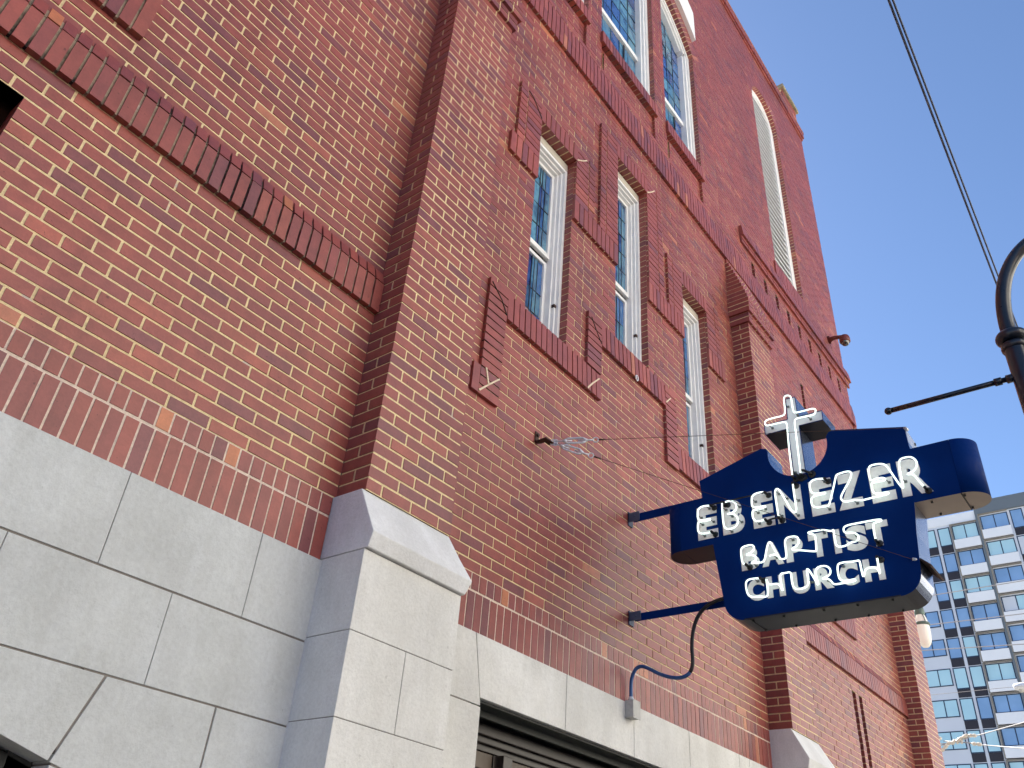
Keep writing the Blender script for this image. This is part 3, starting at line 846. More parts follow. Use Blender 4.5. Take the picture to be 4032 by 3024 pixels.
# seams, screws and lip along the underside
mb = MB()
mb.box(XF-.004, XF, 1.15, 2.10, 3.434, 3.440); mb.build('bottom_lip', M_RUBBER, sign)
scr = [(x, y, 3.424, 3.4335) for y in (2.05, 1.85, 1.6, 1.4, 1.2) for x in (XF+.03, XK-.03)] + [(x, y, 3.973, 3.9795) for y in (.70, .88) for x in (XF+.03, XK-.04)]
for x, y, z0, z1 in scr:
    mb = MB(); mb.box(x, x+.012, y, y+.012, z0, z1); mb.build('screw', M_RUBBER, sign)
for y, z in ((2.060, 3.428), (.716, 3.975)):
    mb = MB(); mb.box(XF+.004, XK-.004, y, y+.004, z, z+.0045); mb.build('seam', M_RUBBER, sign)
for z in (4.40, 4.46):
    mb = MB(); mb.box(XK-.07, XK-.055, .930, .936, z, z+.014); mb.build('screw', M_RUBBER, sign)

mb = MB(); mb.box(XF+.012, XK-.012, .9365, .9395, 4.342, 4.492); mb.build('end_plate', simple('sky_tint_sheet', (.42, .47, .58), .35, .3), sign)  # pale blue base colour stands in for the sky mirrored in this end
# access flap at the lower right end
mb = MB()
mb.prism([(1.020, 3.640), (1.008, 3.640), (.958, 3.592), (.965, 3.584)], 'x', XF+.01, XK+.02)
mb.build('access_flap', M_RUST, sign)
mb = MB(); mb.tube([(XF-.01, 1.045, 3.633), (XF+.02, 1.02, 3.633)], .009, 8); mb.build('eye_bolt', M_GALV, sign); mb = MB(); mb.tube([(XF-.004, .935, 4.487), (XF+.03, .93, 4.487)], .010, 8); mb.build('eye_bolt', M_GALV, sign)
# cross
mb = MB()
cr_ = [(1.670, 4.345), (1.668, 4.712), (1.832, 4.712), (1.832, 4.786), (1.663, 4.786), (1.658, 4.952), (1.592, 4.948), (1.590, 4.784), (1.424, 4.780), (1.426, 4.708), (1.591, 4.712), (1.590, 4.345)]
cr_ = cr_[::-1]
mb.prism(cr_, 'x', XF+.004, XK-.004, 1)
o = mb.build('cross', [M_CROSSW, M_NAVYG, M_UNDER], sign)
bm_weld(o)
for p in o.data.polygons:
    if abs(p.normal.x) > .9: p.material_index = 0
    elif p.normal.z < -.5: p.material_index = 2  # shade tone coloured onto the downward faces of the cross
mb = MB()
for i in range(len(cr_)):
    a = cr_[i]; b = cr_[(i+1) % len(cr_)]
    mb.tube([(XF+.002, a[0], a[1]), (XF+.002, b[0], b[1])], .0028, 5)
mb.build('cross_trim', M_NAVY, sign)
# letters
def letter(ch, y0, y1, z0, z1):
    cu = bpy.data.curves.new('letter', 'FONT'); cu.body = ch; cu.size = 1; cu.offset = .062; cu.extrude = .0
    cu.resolution_u = 5
    tmp = bpy.data.objects.new('tmp', cu); COL.objects.link(tmp)
    dg = bpy.context.evaluated_depsgraph_get(); me0 = bpy.data.meshes.new_from_object(tmp.evaluated_get(dg))
    xs = [v.co.x for v in me0.vertices]; zs = [v.co.y for v in me0.vertices]
    ax, bx, az, bz = min(xs), max(xs), min(zs), max(zs)
    mb = MB(); W = world_loc(sign)
    vs = [(XF-.0035, y0 + (v.co.x-ax)/(bx-ax)*(y1-y0), z0 + (v.co.y-az)/(bz-az)*(z1-z0)) for v in me0.vertices]
    n = len(vs)
    mb.v = list(vs) + [(XF, y, z) for _, y, z in vs]
    ed = {}
    for p in me0.polygons:
        q = tuple(p.vertices); mb.f.append(q); mb.m.append(0); mb.c.append((1,1,1)); mb.sm.append(False)
        for i in range(len(q)):
            e = (q[i], q[(i+1) % len(q)])
            if (e[1], e[0]) in ed: del ed[(e[1], e[0])]
            else: ed[e] = 1
    for a, b in ed: mb.f.append((a, a+n, b+n, b)); mb.m.append(0); mb.c.append((1,1,1)); mb.sm.append(False)
    o = mb.build('letter', M_PINK, sign)
    bm_weld(o)
    bpy.data.objects.remove(tmp, do_unlink=True); bpy.data.curves.remove(cu); bpy.data.meshes.remove(me0)
    return o
for ch, a, b in zip('EBENEZER', (2.383, 2.197, 1.978, 1.810, 1.583, 1.411, 1.206, 1.030), (2.233, 2.037, 1.830, 1.637, 1.436, 1.249, 1.063, .857)):
    letter(ch, a, b, 4.027, 4.271)
for ch, a, b in zip('BAPTIST', (2.087, 1.946, 1.785, 1.632, 1.477, 1.402, 1.275), (1.962, 1.802, 1.671, 1.509, 1.436, 1.275, 1.147)):
    letter(ch, a, b, 3.753 if ch != 'S' else 3.748, 3.910)
for ch, a, b in zip('CHURCH', (2.062, 1.933, 1.770, 1.627, 1.472, 1.329), (1.949, 1.815, 1.655, 1.513, 1.362, 1.212)):
    letter(ch, a, b, 3.545 if ch not in 'CU' else 3.541, 3.684)
# neon tubing, following the strokes of the letters 45 mm in front of the face
NEON = [
[(2.257,4.249),(2.319,4.257),(2.35,4.244),(2.358,4.217),(2.359,4.163),(2.326,4.151),(2.267,4.149),(2.264,4.14),(2.326,4.144),(2.358,4.146),(2.363,4.101),(2.36,4.068),(2.332,4.05),(2.262,4.051)],
[(2.171,4.252),(2.174,4.19),(2.173,4.092),(2.165,4.058),(2.142,4.044),(2.099,4.044),(2.072,4.066),(2.065,4.096),(2.075,4.127),(2.102,4.152),(2.146,4.156),(2.106,4.157),(2.077,4.168),(2.068,4.194),(2.076,4.225),(2.106,4.251),(2.155,4.247)],
[(1.862,4.249),(1.884,4.259),(1.935,4.257),(1.954,4.241),(1.96,4.214),(1.961,4.165),(1.933,4.153),(1.872,4.155),(1.867,4.143),(1.927,4.141),(1.96,4.14),(1.964,4.109),(1.96,4.076),(1.939,4.054),(1.878,4.054)],
[(1.789,4.049),(1.791,4.101),(1.794,4.181),(1.795,4.242),(1.777,4.26),(1.76,4.237),(1.734,4.171),(1.706,4.093),(1.685,4.057),(1.667,4.068),(1.667,4.119),(1.669,4.19),(1.669,4.269)],
[(1.46,4.248),(1.502,4.258),(1.542,4.256),(1.56,4.239),(1.563,4.192),(1.55,4.164),(1.516,4.154),(1.47,4.153),(1.469,4.144),(1.533,4.146),(1.561,4.136),(1.567,4.107),(1.561,4.076),(1.533,4.059),(1.49,4.059),(1.463,4.053),(1.45,4.079),(1.419,4.16),(1.393,4.234),(1.384,4.256),(1.355,4.26),(1.309,4.262),(1.29,4.248),(1.298,4.213),(1.341,4.153),(1.378,4.103),(1.379,4.074),(1.355,4.056),(1.311,4.058),(1.275,4.051),(1.261,4.044),(1.211,4.046),(1.153,4.048),(1.095,4.049),(1.098,4.06),(1.129,4.064),(1.168,4.066),(1.186,4.084),(1.186,4.121),(1.183,4.147),(1.151,4.144),(1.105,4.142),(1.098,4.15),(1.112,4.164),(1.147,4.167),(1.181,4.16),(1.188,4.176),(1.189,4.223),(1.182,4.255),(1.16,4.266),(1.096,4.258),(1.075,4.232),(1.058,4.183),(1.035,4.116),(1.01,4.056),(1.007,4.1),(1.008,4.149),(1.007,4.224),(0.996,4.258),(0.966,4.264),(0.926,4.257),(0.904,4.224),(0.907,4.188),(0.934,4.158),(0.98,4.15),(0.943,4.144),(0.927,4.12),(0.916,4.089),(0.891,4.04)],
[(2.038,3.773),(2.063,3.788),(2.066,3.842),(2.064,3.89),(2.036,3.902),(1.983,3.901),(1.971,3.876),(1.987,3.853),(2.042,3.837),(1.989,3.833),(1.967,3.813),(1.967,3.789),(2.013,3.778),(1.966,3.774),(1.915,3.765),(1.893,3.846),(1.877,3.891),(1.861,3.897),(1.849,3.866),(1.824,3.794),(1.809,3.765),(1.768,3.763),(1.767,3.821),(1.768,3.883),(1.747,3.904),(1.688,3.899),(1.676,3.873),(1.684,3.837),(1.743,3.816),(1.669,3.799),(1.583,3.773),(1.576,3.778),(1.572,3.837),(1.571,3.886),(1.616,3.9),(1.605,3.91),(1.521,3.906),(1.488,3.892),(1.463,3.884),(1.455,3.897),(1.455,3.85),(1.455,3.79),(1.437,3.773),(1.394,3.773),(1.366,3.79),(1.325,3.788),(1.311,3.811),(1.325,3.841),(1.357,3.852),(1.39,3.855),(1.397,3.884),(1.379,3.903),(1.29,3.902),(1.171,3.9),(1.165,3.886),(1.21,3.884),(1.22,3.864),(1.221,3.819),(1.219,3.771)],
[(1.877,3.803),(1.841,3.807),(1.816,3.783)],
[(1.953,3.668),(2.023,3.674),(2.048,3.662),(2.053,3.63),(2.046,3.573),(2.02,3.553),(1.969,3.55),(1.92,3.537),(1.91,3.569),(1.915,3.671),(1.907,3.616),(1.871,3.614),(1.835,3.611),(1.813,3.548),(1.822,3.609),(1.824,3.673),(1.787,3.671),(1.751,3.673),(1.753,3.624),(1.75,3.574),(1.726,3.553),(1.673,3.556),(1.651,3.575),(1.651,3.624),(1.653,3.674),(1.639,3.667),(1.614,3.608),(1.592,3.547),(1.599,3.605),(1.601,3.651),(1.579,3.675),(1.528,3.671),(1.507,3.642),(1.516,3.608),(1.573,3.594),(1.535,3.592),(1.516,3.573),(1.503,3.546),(1.462,3.546),(1.371,3.546),(1.377,3.559),(1.419,3.556),(1.455,3.561),(1.468,3.587),(1.466,3.661),(1.443,3.675),(1.353,3.665),(1.331,3.671),(1.331,3.618),(1.326,3.55),(1.313,3.602),(1.279,3.616),(1.237,3.603),(1.23,3.553),(1.231,3.617),(1.23,3.669)],
[(1.665,4.317),(1.664,4.4),(1.664,4.506),(1.659,4.638),(1.656,4.723),(1.667,4.743),(1.724,4.748),(1.797,4.749),(1.809,4.766),(1.804,4.797),(1.734,4.798),(1.673,4.793),(1.658,4.81),(1.655,4.879),(1.655,4.933),(1.64,4.949),(1.613,4.942),(1.602,4.919),(1.603,4.853),(1.601,4.804),(1.59,4.789),(1.523,4.786),(1.464,4.786),(1.448,4.769),(1.457,4.74),(1.478,4.734),(1.536,4.74),(1.588,4.744),(1.603,4.727),(1.603,4.646),(1.605,4.514),(1.609,4.318)],
]
def smooth_path(p, it=2):
    for _ in range(it):
        q = [p[0]]
        for i in range(len(p)-1):
            a, b = p[i], p[i+1]
            q += [(a[0]*.75+b[0]*.25, a[1]*.75+b[1]*.25), (a[0]*.25+b[0]*.75, a[1]*.25+b[1]*.75)]
        q.append(p[-1]); p = q
    return p
M_SMOKE = simple('smoked_glass', (.12, .13, .13), .3, bumpk=0)
for i, p in enumerate(NEON):
    s = smooth_path(p)
    r = .0056 if i < len(NEON)-1 else .0052
    mb = MB()
    pts = [(XF-.045, y, z) for y, z in s]
    mb.tube(pts, r, 8)
    tube_o = mb.build('neon_tube', M_NEON, sign)
    for (y, z) in ((p[0], p[-1]) if i not in (6,) else ()):     # black boots over the tube ends
        mb = MB()
        mb.tube([(XF-.052, y, z), (XF-.030, y, z), (XF-.001, y-.006, z-.002)], .0095, 8)
        mb.lathe([(.0, -.010), (.018, -.010), (.021, -.004), (.021, 0)], (XF, y-.008, z-.004), 'x', 16)
        mb.build('electrode_boot', M_RUBBER, tube_o)
    L = len(s)
    for t in range(4, L-2, max(6, L//5)):
        mb = MB(); y, z = s[t]; mb.tube([(XF-.045, y, z), (XF-.004, y-.010, z-.006)], .0032, 5); mb.box(XF-.012, XF-.004, y-.02, y-.004, z-.014, z-.001)
        mb.build('tube_support', M_SMOKE, tube_o)
mb = MB()
for (a, b) in (((2.17, 4.252), (2.262, 4.25)), ((1.955, 4.250), (2.107, 4.250)), ((1.862, 4.046), (1.802, 4.052)), ((1.885, 4.248), (1.862, 4.252))):
    mb = MB(); mb.tube([(XF-.045, a[0], a[1]), (XF-.045, (a[0]+b[0])/2, (a[1]+b[1])/2+.002), (XF-.045, b[0], b[1])], .0058, 7)
    mb.build('blacked_out_tube', M_RUBBER, sign)
mb = MB()
mb.tube([(XF-.04, 1.668, 4.345), (XF-.03, 1.645, 4.335), (XF-.012, 1.622, 4.318), (XF-.001, 1.620, 4.315)], .009, 8)
mb.tube([(XF-.04, 1.610, 4.352), (XF-.03, 1.59, 4.350), (XF-.012, 1.553, 4.328), (XF-.001, 1.550, 4.324)], .009, 8)
for y, z in ((1.620, 4.315), (1.550, 4.324)): mb.lathe([(.012, -.012), (.022, -.012), (.026, -.004), (.026, 0)], (XF, y, z), 'x', 18)
mb.build('electrode_boot', M_RUBBER, sign)
# brackets back to the wall
def bracket(z0, z1, yend):
    root = empty('wall_bracket', (5.10, YW, z0)); root.parent = sign
    root.location = Vector((5.10, YW, z0)) - Vector(sign.location)
    mb = MB(); mb.box(5.085, 5.091, yend, YW-.045, z0, z1); mb.box(5.091, 5.135, yend, YW-.045, z1-.006, z1)
    mb.build('arm', M_NAVY, root, bevel=.001)
    mb = MB(); mb.box(5.072, 5.082, YW-.10, YW-.002, z0+.005, z1+.012); mb.box(5.072, 5.135, YW-.010, YW-.001, z0-.02, z1+.025)
    M_CLIP = bpy.data.materials.get('clip_paint') or paint('clip_paint', (.07, .10, .16), .5)
    mb.tube([(5.062, YW-.06, z1-.02), (5.10, YW-.06, z1-.02)], .008, 6); mb.tube([(5.105, YW-.02, z1+.012), (5.105, YW-.001, z1+.012)], .009, 6)
    mb.build('wall_clip', M_CLIP, root)
bracket(4.355, 4.420, 2.30); bracket(3.590, 3.645, 2.21)

# ------------------------------------------------------------------ guy wires
def guy(A, B, label, group, offs, name='guy_wire'):
    A = Vector(A); B = Vector(B); d = (B - A).normalized(); root = empty(name, A)
    tag(root, label, 'guy wire', group)
    up = Vector((0, 0, 1)); s_ = d.cross(up).normalized(); u = s_.cross(d)
    a, b = offs
    mb = MB(); mb.tube([A + d*(b+.10), B], .0019, 6); mb.tube([A + d*(b+.09), A + d*(b+.135)], .006, 6); mb.build('cable', M_RUST, root)
    mb = MB()
    for sg in (-1, 1):      # two bars of the turnbuckle body
        mb.tube([A + d*a + u*sg*.008, A + d*(a+.02) + u*sg*.018, A + d*(b-.02) + u*sg*.018, A + d*b + u*sg*.008], .0075, 8)
    for t in (a, b): mb.tube([A + d*(t-.012), A + d*(t+.012)], .0115, 10)
    mb.build('turnbuckle_body', M_GALV, root)
    mb = MB(); mb.tube([A + d*.03, A + d*(a+.05)], .005, 8); mb.tube([A + d*(b-.05), A + d*(b+.05)], .006, 8)
    def eye(c, r=.016):
        pts = [c + d*(r*math.cos(2*math.pi*k/14)) + u*(r*math.sin(2*math.pi*k/14)) for k in range(14)]
        mb.tube(pts, .0042, 7, closed=True)
    eye(A + d*(b+.068), .018); eye(A + d*.018, .014); eye(A + d*.040, .012)
    mb.build('eye_bolt', M_GALV, root)
GA = (3.935, YW-.075, 4.472)
guy(GA, (XF-.004, .935, 4.487), 'upper guy wire with turnbuckle, running from wall anchor to top corner of the blue sign', 'guy wires of the sign', (.10, .24))
guy((GA[0], GA[1], GA[2]-.006), (XF-.006, 1.048, 3.633), 'lower guy wire with turnbuckle sloping from wall anchor across the sign lettering', 'guy wires of the sign', (.09, .23))
anc = empty('wall_anchor', (3.87, YW, 4.49)); tag(anc, 'rusty bent steel anchor plate bolted to brick wall, holding both guy wires', 'wall anchor')
mb = MB(); mb.prism([(YW-.008, 4.535), (YW-.001, 4.535), (YW-.001, 4.455), (YW-.03, 4.448), (YW-.100, 4.452), (YW-.100, 4.462), (YW-.03, 4.458), (YW-.008, 4.468)], 'x', 3.855, 3.895)
mb.build('plate', M_RUST, anc, bevel=.001)
mb = MB(); mb.tube([(3.875, YW-.022, 4.51), (3.875, YW, 4.51)], .012, 6); mb.tube([(3.915, YW-.075, 4.465), (3.915, YW-.075, 4.48)], .008, 8); mb.box(3.885, 3.945, YW-.10, YW-.055, 4.455, 4.461); mb.build('bolt', M_RUST, anc)
mb = MB(); pts = [(5.165+.018*math.sin(2*math.pi*k/14), YW-.045, 5.735+.026*math.cos(2*math.pi*k/14)) for k in range(14)]
mb.tube(pts, .006, 8, closed=True); mb.tube([(5.165, YW-.045, 5.762), (5.165, YW, 5.775)], .006, 8)
o = mb.build('screw_eye', M_GALV); tag(o, 'small steel screw eye fixed in brick sill below the middle lower window', 'screw eye')

# ------------------------------------------------------------------ conduit and junction box
mb = MB()
pth = smooth_path([(3.005, 3.062), (3.005, 3.13), (3.000, 3.19), (2.968, 3.250), (2.92, 3.262), (2.86, 3.235), (2.786, 3.192), (2.70, 3.160), (2.63, 3.150), (2.573, 3.166), (2.545, 3.205), (2.537, 3.26), (2.542, 3.33), (2.53, 3.44), (2.49, 3.54), (2.42, 3.603), (2.32, 3.632), (2.24, 3.630)], 2)
nn = len(pth); k = int(nn*.55)
X5 = 5.065
mb.tube([(X5-.02, y-.02, z) for y, z in pth[:k+1]], .0125, 10, m=0)
mb.tube([(X5-.02, y-.02, z) for y, z in pth[k:]], .0125, 10, m=1)
o = mb.build('electrical_conduit', [M_BLUEP, M_RUBBER]); tag(o, 'flexible conduit, blue then black, curving from grey junction box up to the sign', 'conduit')
jb = empty('junction_box', (5.045, YW-.02, 2.93)); tag(jb, 'small grey metal junction box on pale stone lintel below the blue sign', 'junction box')
mb = MB(); mb.box(5.00, 5.085, YS-.062, YS-.001, 2.925, 3.035); mb.build('box_body', M_BOX, jb, bevel=.004)
mb = MB(); mb.box(4.996, 5.089, YS-.067, YS-.063, 2.921, 3.039)
for x, z in ((5.075, 3.03), (5.01, 2.935)): mb.tube([(x, YS-.070, z), (x, YS-.066, z)], .004, 8)
mb.build('cover_plate', M_BOX, jb, bevel=.001)
mb = MB()
for z in (2.945, 2.978, 3.011): mb.lathe([(0, -.0015), (.010, -.0015), (.0115, 0)], (5.000, YS-.034, z), 'x', 16)
mb.build('knockout', M_BOX, jb)
mb = MB(); mb.tube([(X5-.02, YW-.034, 3.035), (X5-.02, YW-.034, 3.065)], .0165, 10); mb.tube([(X5-.02, YW-.034, 3.046), (X5-.02, YW-.034, 3.056)], .020, 6); mb.build('connector', M_GALV, jb)
mb = MB(); mb.box(5.085, 5.135, YS-.022, YS-.001, 2.945, 2.951); mb.build('strap', M_RUST, jb)

# ------------------------------------------------------------------ security camera
cam_t = empty('security_camera', (11.54, YW, 10.25)); tag(cam_t, 'red painted dome security camera on a wall arm high on the church tower', 'security camera')
mb = MB(); mb.tube([(11.50, YW, 10.26), (11.50, YW-.10, 10.27), (11.50, YW-.19, 10.25), (11.50, YW-.24, 10.22)], [.045, .034, .032, .04], 14); mb.lathe([(.07, 0), (.07, .02)], (11.50, YW-.02, 10.26), 'y', 16)
mb.build('arm', M_CAMR, cam_t)
mb = MB(); mb.lathe([(0, .09), (.04, .085), (.07, .062), (.082, .025), (.085, -.04), (.078, -.052), (.066, -.055)], (11.50, YW-.25, 10.17), 'z', 24); mb.build('housing', M_CAMR, cam_t)
mb = MB(); mb.lathe([(.066, -.048), (.062, -.075), (.046, -.102), (.023, -.115), (0, -.119)], (11.50, YW-.25, 10.17), 'z', 24); mb.build('dome', M_GDARK, cam_t)

# ------------------------------------------------------------------ street lamp post
XL = 6.2; YP = .289
lamp = empty('street_lamp', (XL, YP, 0)); tag(lamp, 'dark navy lamp post with curved top arm, ball collar and banner rod beside the sign', 'street lamp')
mb = MB(); mb.lathe([(.17, 0), (.17, .25), (.13, .32), (.12, .8), (.095, .9), (.088, 2.5), (.0805, 5.60), (.0805, 5.655)], (XL, YP, 0), n=28); mb.build('post', M_POLE, lamp)
mb = MB()
def torus_prof(r0, r, zc, k=12): return [(r0 + r*math.cos(R(-90+180*i/k)), zc + r*math.sin(R(-90+180*i/k))) for i in range(k+1)]
mb.lathe([(.080, 5.625), (.093, 5.635), (.097, 5.66), (.093, 5.68), (.075, 5.685)], (XL, YP, 0), n=28)
mb.lathe([(.06, 5.690)] + torus_prof(.066, .050, 5.745) + [(.055, 5.800)], (XL, YP, 0), n=28)
mb.build('collar', M_POLE, lamp)
mb = MB(); arm = [(YP+.003, 5.78), (.297, 5.864), (.284, 6.02), (.255, 6.17), (.205, 6.32), (.132, 6.445), (.045, 6.54), (-.07, 6.61), (-.22, 6.655), (-.42, 6.66), (-.62, 6.61), (-.75, 6.50)]
arm = smooth_path([(a, b) for a, b in arm], 2)
mb.tube([(XL, y, z) for y, z in arm], .058, 18, r1=.045); mb.build('curved_arm', M_POLE, lamp)
mb = MB(); mb.tube([(XL, YP+.07, 5.405), (XL, 1.255, 5.405)], .021, 14); mb.tube([(XL, YP+.05, 5.405), (XL, YP+.12, 5.405)], .033, 12); mb.tube([(XL, YP+.15, 5.405), (XL, YP+.20, 5.405)], .034, 6)
mb.lathe([(.0305*math.sin(R(180*i/12)), -.0305*math.cos(R(180*i/12))) for i in range(13)], (XL, 1.265, 5.405), n=18)
mb.build('banner_rod', M_POLE, lamp)
mb = MB(); mb.lathe([(0, .12), (.06, .11), (.10, .05), (.20, 0), (.22, -.03), (.2, -.05)], (XL, -.78, 6.36), n=24); mb.build('lamp_hood', M_POLE, lamp)
mb = MB(); mb.lathe([(.17, -.05), (.16, -.14), (.10, -.22), (0, -.25)], (XL, -.78, 6.36), n=24); mb.build('lamp_globe', M_PORC, lamp)

# ------------------------------------------------------------------ overhead cables
def cable(pts, r, label, cat, group, m, name='overhead_cable', sag=0):
    mb = MB(); a, b = Vector(pts[0]), Vector(pts[1]); n = 24
    mb.tube([a.lerp(b, i/n) - Vector((0, 0, sag*4*(i/n)*(1-i/n))) for i in range(n+1)], r, 8)
    o = mb.build(name, m); return tag(o, label, cat, group)
def line(p, q, x0, x1):
    p = Vector(p); q = Vector(q); d = (q-p)/(q.x-p.x); return [p + d*(x0-p.x), p + d*(x1-p.x)]
cable(line((3.806, .2407, 7.0), (7.00, .312, 7.0), -6, 40), .0080, 'left one of the two thin cables crossing the blue sky', 'cable', 'overhead cables above the street', M_WIRE)
cable(line((3.822, .2187, 7.0), (6.95, .277, 7.0), -6, 40), .0068, 'right one of the two thin cables crossing the blue sky', 'cable', 'overhead cables above the street', M_WIRE)
for (y0, z0, y1, z1, lab) in ((3.177, 7.453, 1.705, 7.471, 'topmost pale wire crossing in front of the far white block, below the sign'),
    (3.373, 6.935, 2.0, 6.915, 'second pale wire from the top crossing the far white block, beside the lantern'),
    (3.569, 6.505, 1.961, 6.415, 'third pale wire crossing the far white block, touching the white lantern'),
    (3.574, 5.745, 2.216, 5.755, 'faint lowest level wire crossing the far white block beside the brick corner')):
    k = (z1-z0)/(y1-y0); cable([(16, 7, z0 + k*(7-y0)), (16, -6, z0 + k*(-6-y0))], .008 if 'faint' not in lab else .004, lab, 'wire', 'wires across the street', M_WIREL, 'span_wire')
# wire junction with insulators
wj = empty('wire_junction', (16, 3.2, 4.98)); tag(wj, 'cluster of white insulators where several street wires meet beside the brick corner', 'insulators')
mb = MB()
for a, b in (((2.989, 5.048), (-3.0, 6.30)), ((3.00, 4.915), (-3.0, 4.02)), ((3.50, 5.00), (2.99, 4.93)), ((3.44, 4.96), (7, 4.90)), ((3.259, 5.0), (6.5, 4.25)), ((3.30, 4.96), (3.08, 5.04)), ((3.26, 4.98), (3.06, 4.93))):
    mb.tube([(16, a[0], a[1]), (16, b[0], b[1])], .008, 6)
mb.build('wires', M_WIREL, wj)
mb = MB()
for (a, b) in (((3.28, 5.00), (3.10, 5.075)), ((3.10, 5.06), (2.98, 5.05)), ((3.08, 4.935), (2.93, 4.91)), ((3.46, 4.955), (3.33, 4.965)), ((3.575, 5.06), (3.52, 5.03)), ((3.57, 4.84), (3.44, 4.945))):
    d = Vector((0, b[0]-a[0], b[1]-a[1])); A = Vector((16, a[0], a[1]))
    mb.tube([A + d*t for t in (0, .1, .3, .45, .6, .9, 1)], [.012, .026, .030, .018, .030, .026, .010], 12)
for k in range(7):
    mb.tube([(16, 3.36-k*.022, 4.965+(k % 3-1)*.02), (16+.01, 3.35-k*.022, 4.995+(k % 2)*.02)], .018, 8)
mb.build('insulator', M_PORC, wj)

# ------------------------------------------------------------------ far lantern and cobra lamp
lt = empty('pendant_lantern', (14, 3.02, 6.0)); tag(lt, 'white pear shaped lantern with green metal ring peeking out behind the brick corner', 'lantern')
m_ln, nt_, b_ = new_mat('lantern_glass'); b_.inputs['Base Color'].default_value = (.80, .78, .70, 1); b_.inputs['Roughness'].default_value = .25
b_.inputs['Emission Color'].default_value = (1, .97, .85, 1); b_.inputs['Emission Strength'].default_value = .03
M_GREEN = simple('oxidised_green', (.10, .15, .13), .5, .3, bumpk=0)
LY = 3.035
mb = MB(); mb.lathe([(0, 5.925), (.045, 5.935), (.08, 5.975), (.10, 6.04), (.108, 6.13), (.110, 6.22), (.108, 6.27)], (14, LY, 0), n=24); mb.lathe([(.106, 6.31), (.09, 6.38), (.065, 6.44)], (14, LY, 0), n=24); mb.build('globe', m_ln, lt)
mb = MB(); mb.lathe([(.108, 6.262), (.122, 6.268), (.124, 6.29), (.120, 6.305), (.105, 6.312)], (14, LY, 0), n=24)
for k in range(4):
    t = R(45+90*k); mb.tube([(14+.118*math.cos(t), LY+.118*math.sin(t), 6.30), (14+.10*math.cos(t), LY+.10*math.sin(t), 6.38), (14+.06*math.cos(t), LY+.06*math.sin(t), 6.45)], .006, 6)
mb.build('ring', M_GREEN, lt)
mb = MB(); mb.lathe([(.075, 6.43), (.085, 6.47), (.07, 6.56), (.035, 6.60), (.03, 6.75), (.0, 6.76)], (14, LY, 0), n=24); mb.build('cap', M_GREEN, lt)
mb = MB(); mb.tube([(14, LY, 6.74), (14, LY+.05, 6.95), (14, LY+.25, 7.08), (14, LY+.6, 7.1), (14, 4.3, 7.05)], .025, 10); mb.tube([(14, 4.3, 0), (14, 4.3, 7.3)], .07, 14); mb.build('bracket_arm', M_GREEN, lt)
cb_ = empty('cobra_street_light', (30, 3.8, 9.3)); tag(cb_, 'small grey street light head hanging at the right edge before the far block', 'street light')
mb = MB()
prof = [(.0, 4.28), (.07, 4.26), (.115, 4.20), (.135, 4.05), (.13, 3.85), (.08, 3.62), (.05, 3.5)]
n = 20; base = []
for r, y in prof: base.append([(30 + r*math.cos(2*math.pi*k/n), y, 9.38 + .9*r*math.sin(2*math.pi*k/n)) for k in range(n)])
for i in range(len(base)-1):
    for k in range(n): mb.poly([base[i][k], base[i][(k+1) % n], base[i+1][(k+1) % n], base[i+1][k]], 0, smooth=True)
mb.tube([(30, 3.55, 9.38), (30, 2.2, 9.6), (30, .5, 9.4)], .045, 10)
o = mb.build('head', M_GALV, cb_); bm_weld(o)
mb = MB(); mb.lathe([(0, -.16), (.05, -.145), (.085, -.09), (.095, -.02)], (30, 4.07, 9.36), n=20); mb.build('lens', M_BOX, cb_)
mb = MB(); mb.tube([(30, .5, 0), (30, .5, 9.7)], .09, 12); mb.build('pole', M_GALV, cb_)

# ------------------------------------------------------------------ far apartment block
XH = 95.0
blk = empty('apartment_block', (XH, 14, 0)); tag(blk, 'tall pale grey apartment block with blue windows and white spandrels in the distance', 'apartment block')
m_wall = simple('pale_render', (.70, .73, .80), .8, var=.03, scale=.2, bumpk=0)
m_wpan = simple('white_panel', (.94, .94, .96), .7, var=.03, scale=.3, bumpk=0)
m_grey = simple('grey_cladding', (.17, .20, .23), .8, var=.04, scale=.3, bumpk=0)
m_slot = simple('dark_slot', (.03, .028, .04), .7, bumpk=0)
m_fr = simple('dark_blue_frame', (.02, .045, .10), .5, bumpk=0)
m_sof = simple('tan_reveal', (.30, .27, .23), .8, var=.1, scale=2, bumpk=0)
def hglass(name, c1, c2, rough=.1):
    m, nt, b = new_mat(name); n = noise(nt, .35, 3, .5)
    r = ramp(nt, n.outputs[0], [(.35, c1), (.65, c2)]); nt.links.new(r.outputs[0], b.inputs['Base Color'])
    b.inputs['Roughness'].default_value = rough; b.inputs['Specular IOR Level'].default_value = .9
    return m
HG = [hglass('sky_tint_window_glass', (.22, .38, .64), (.28, .46, .74)), hglass('curtained_window_glass', (.46, .72, .82), (.54, .80, .88))]  # blue panes hold the sky's reflection as base colour
def Hy(v): return v*XH
def Hz(v): return 1.6 + v*XH
ra = [.4565]; 
mb = MB()
mb.box(XH, XH+18, Hy(.1365), Hy(.33), 0, Hz(.4560)); mb.box(XH-.02, XH+18, Hy(.02), Hy(.1335), 0, Hz(.4500))
mb.build('wall', m_wall, blk)
mb = MB(); mb.box(XH-.25, XH+18, Hy(.1335), Hy(.1365), 0, Hz(.4655)); mb.box(XH-.251, XH+18, Hy(.02), Hy(.1335), Hz(.4502), Hz(.4655)); mb.build('grey_frame', m_grey, blk)
mb = MB(); mb.tube([(XH+1, Hy(.096), Hz(.4655)), (XH+1, Hy(.096), Hz(.470))], .05, 6); mb.build('roof_aerial', m_grey, blk)
DZ = .03155
first = {}
nwin = 0
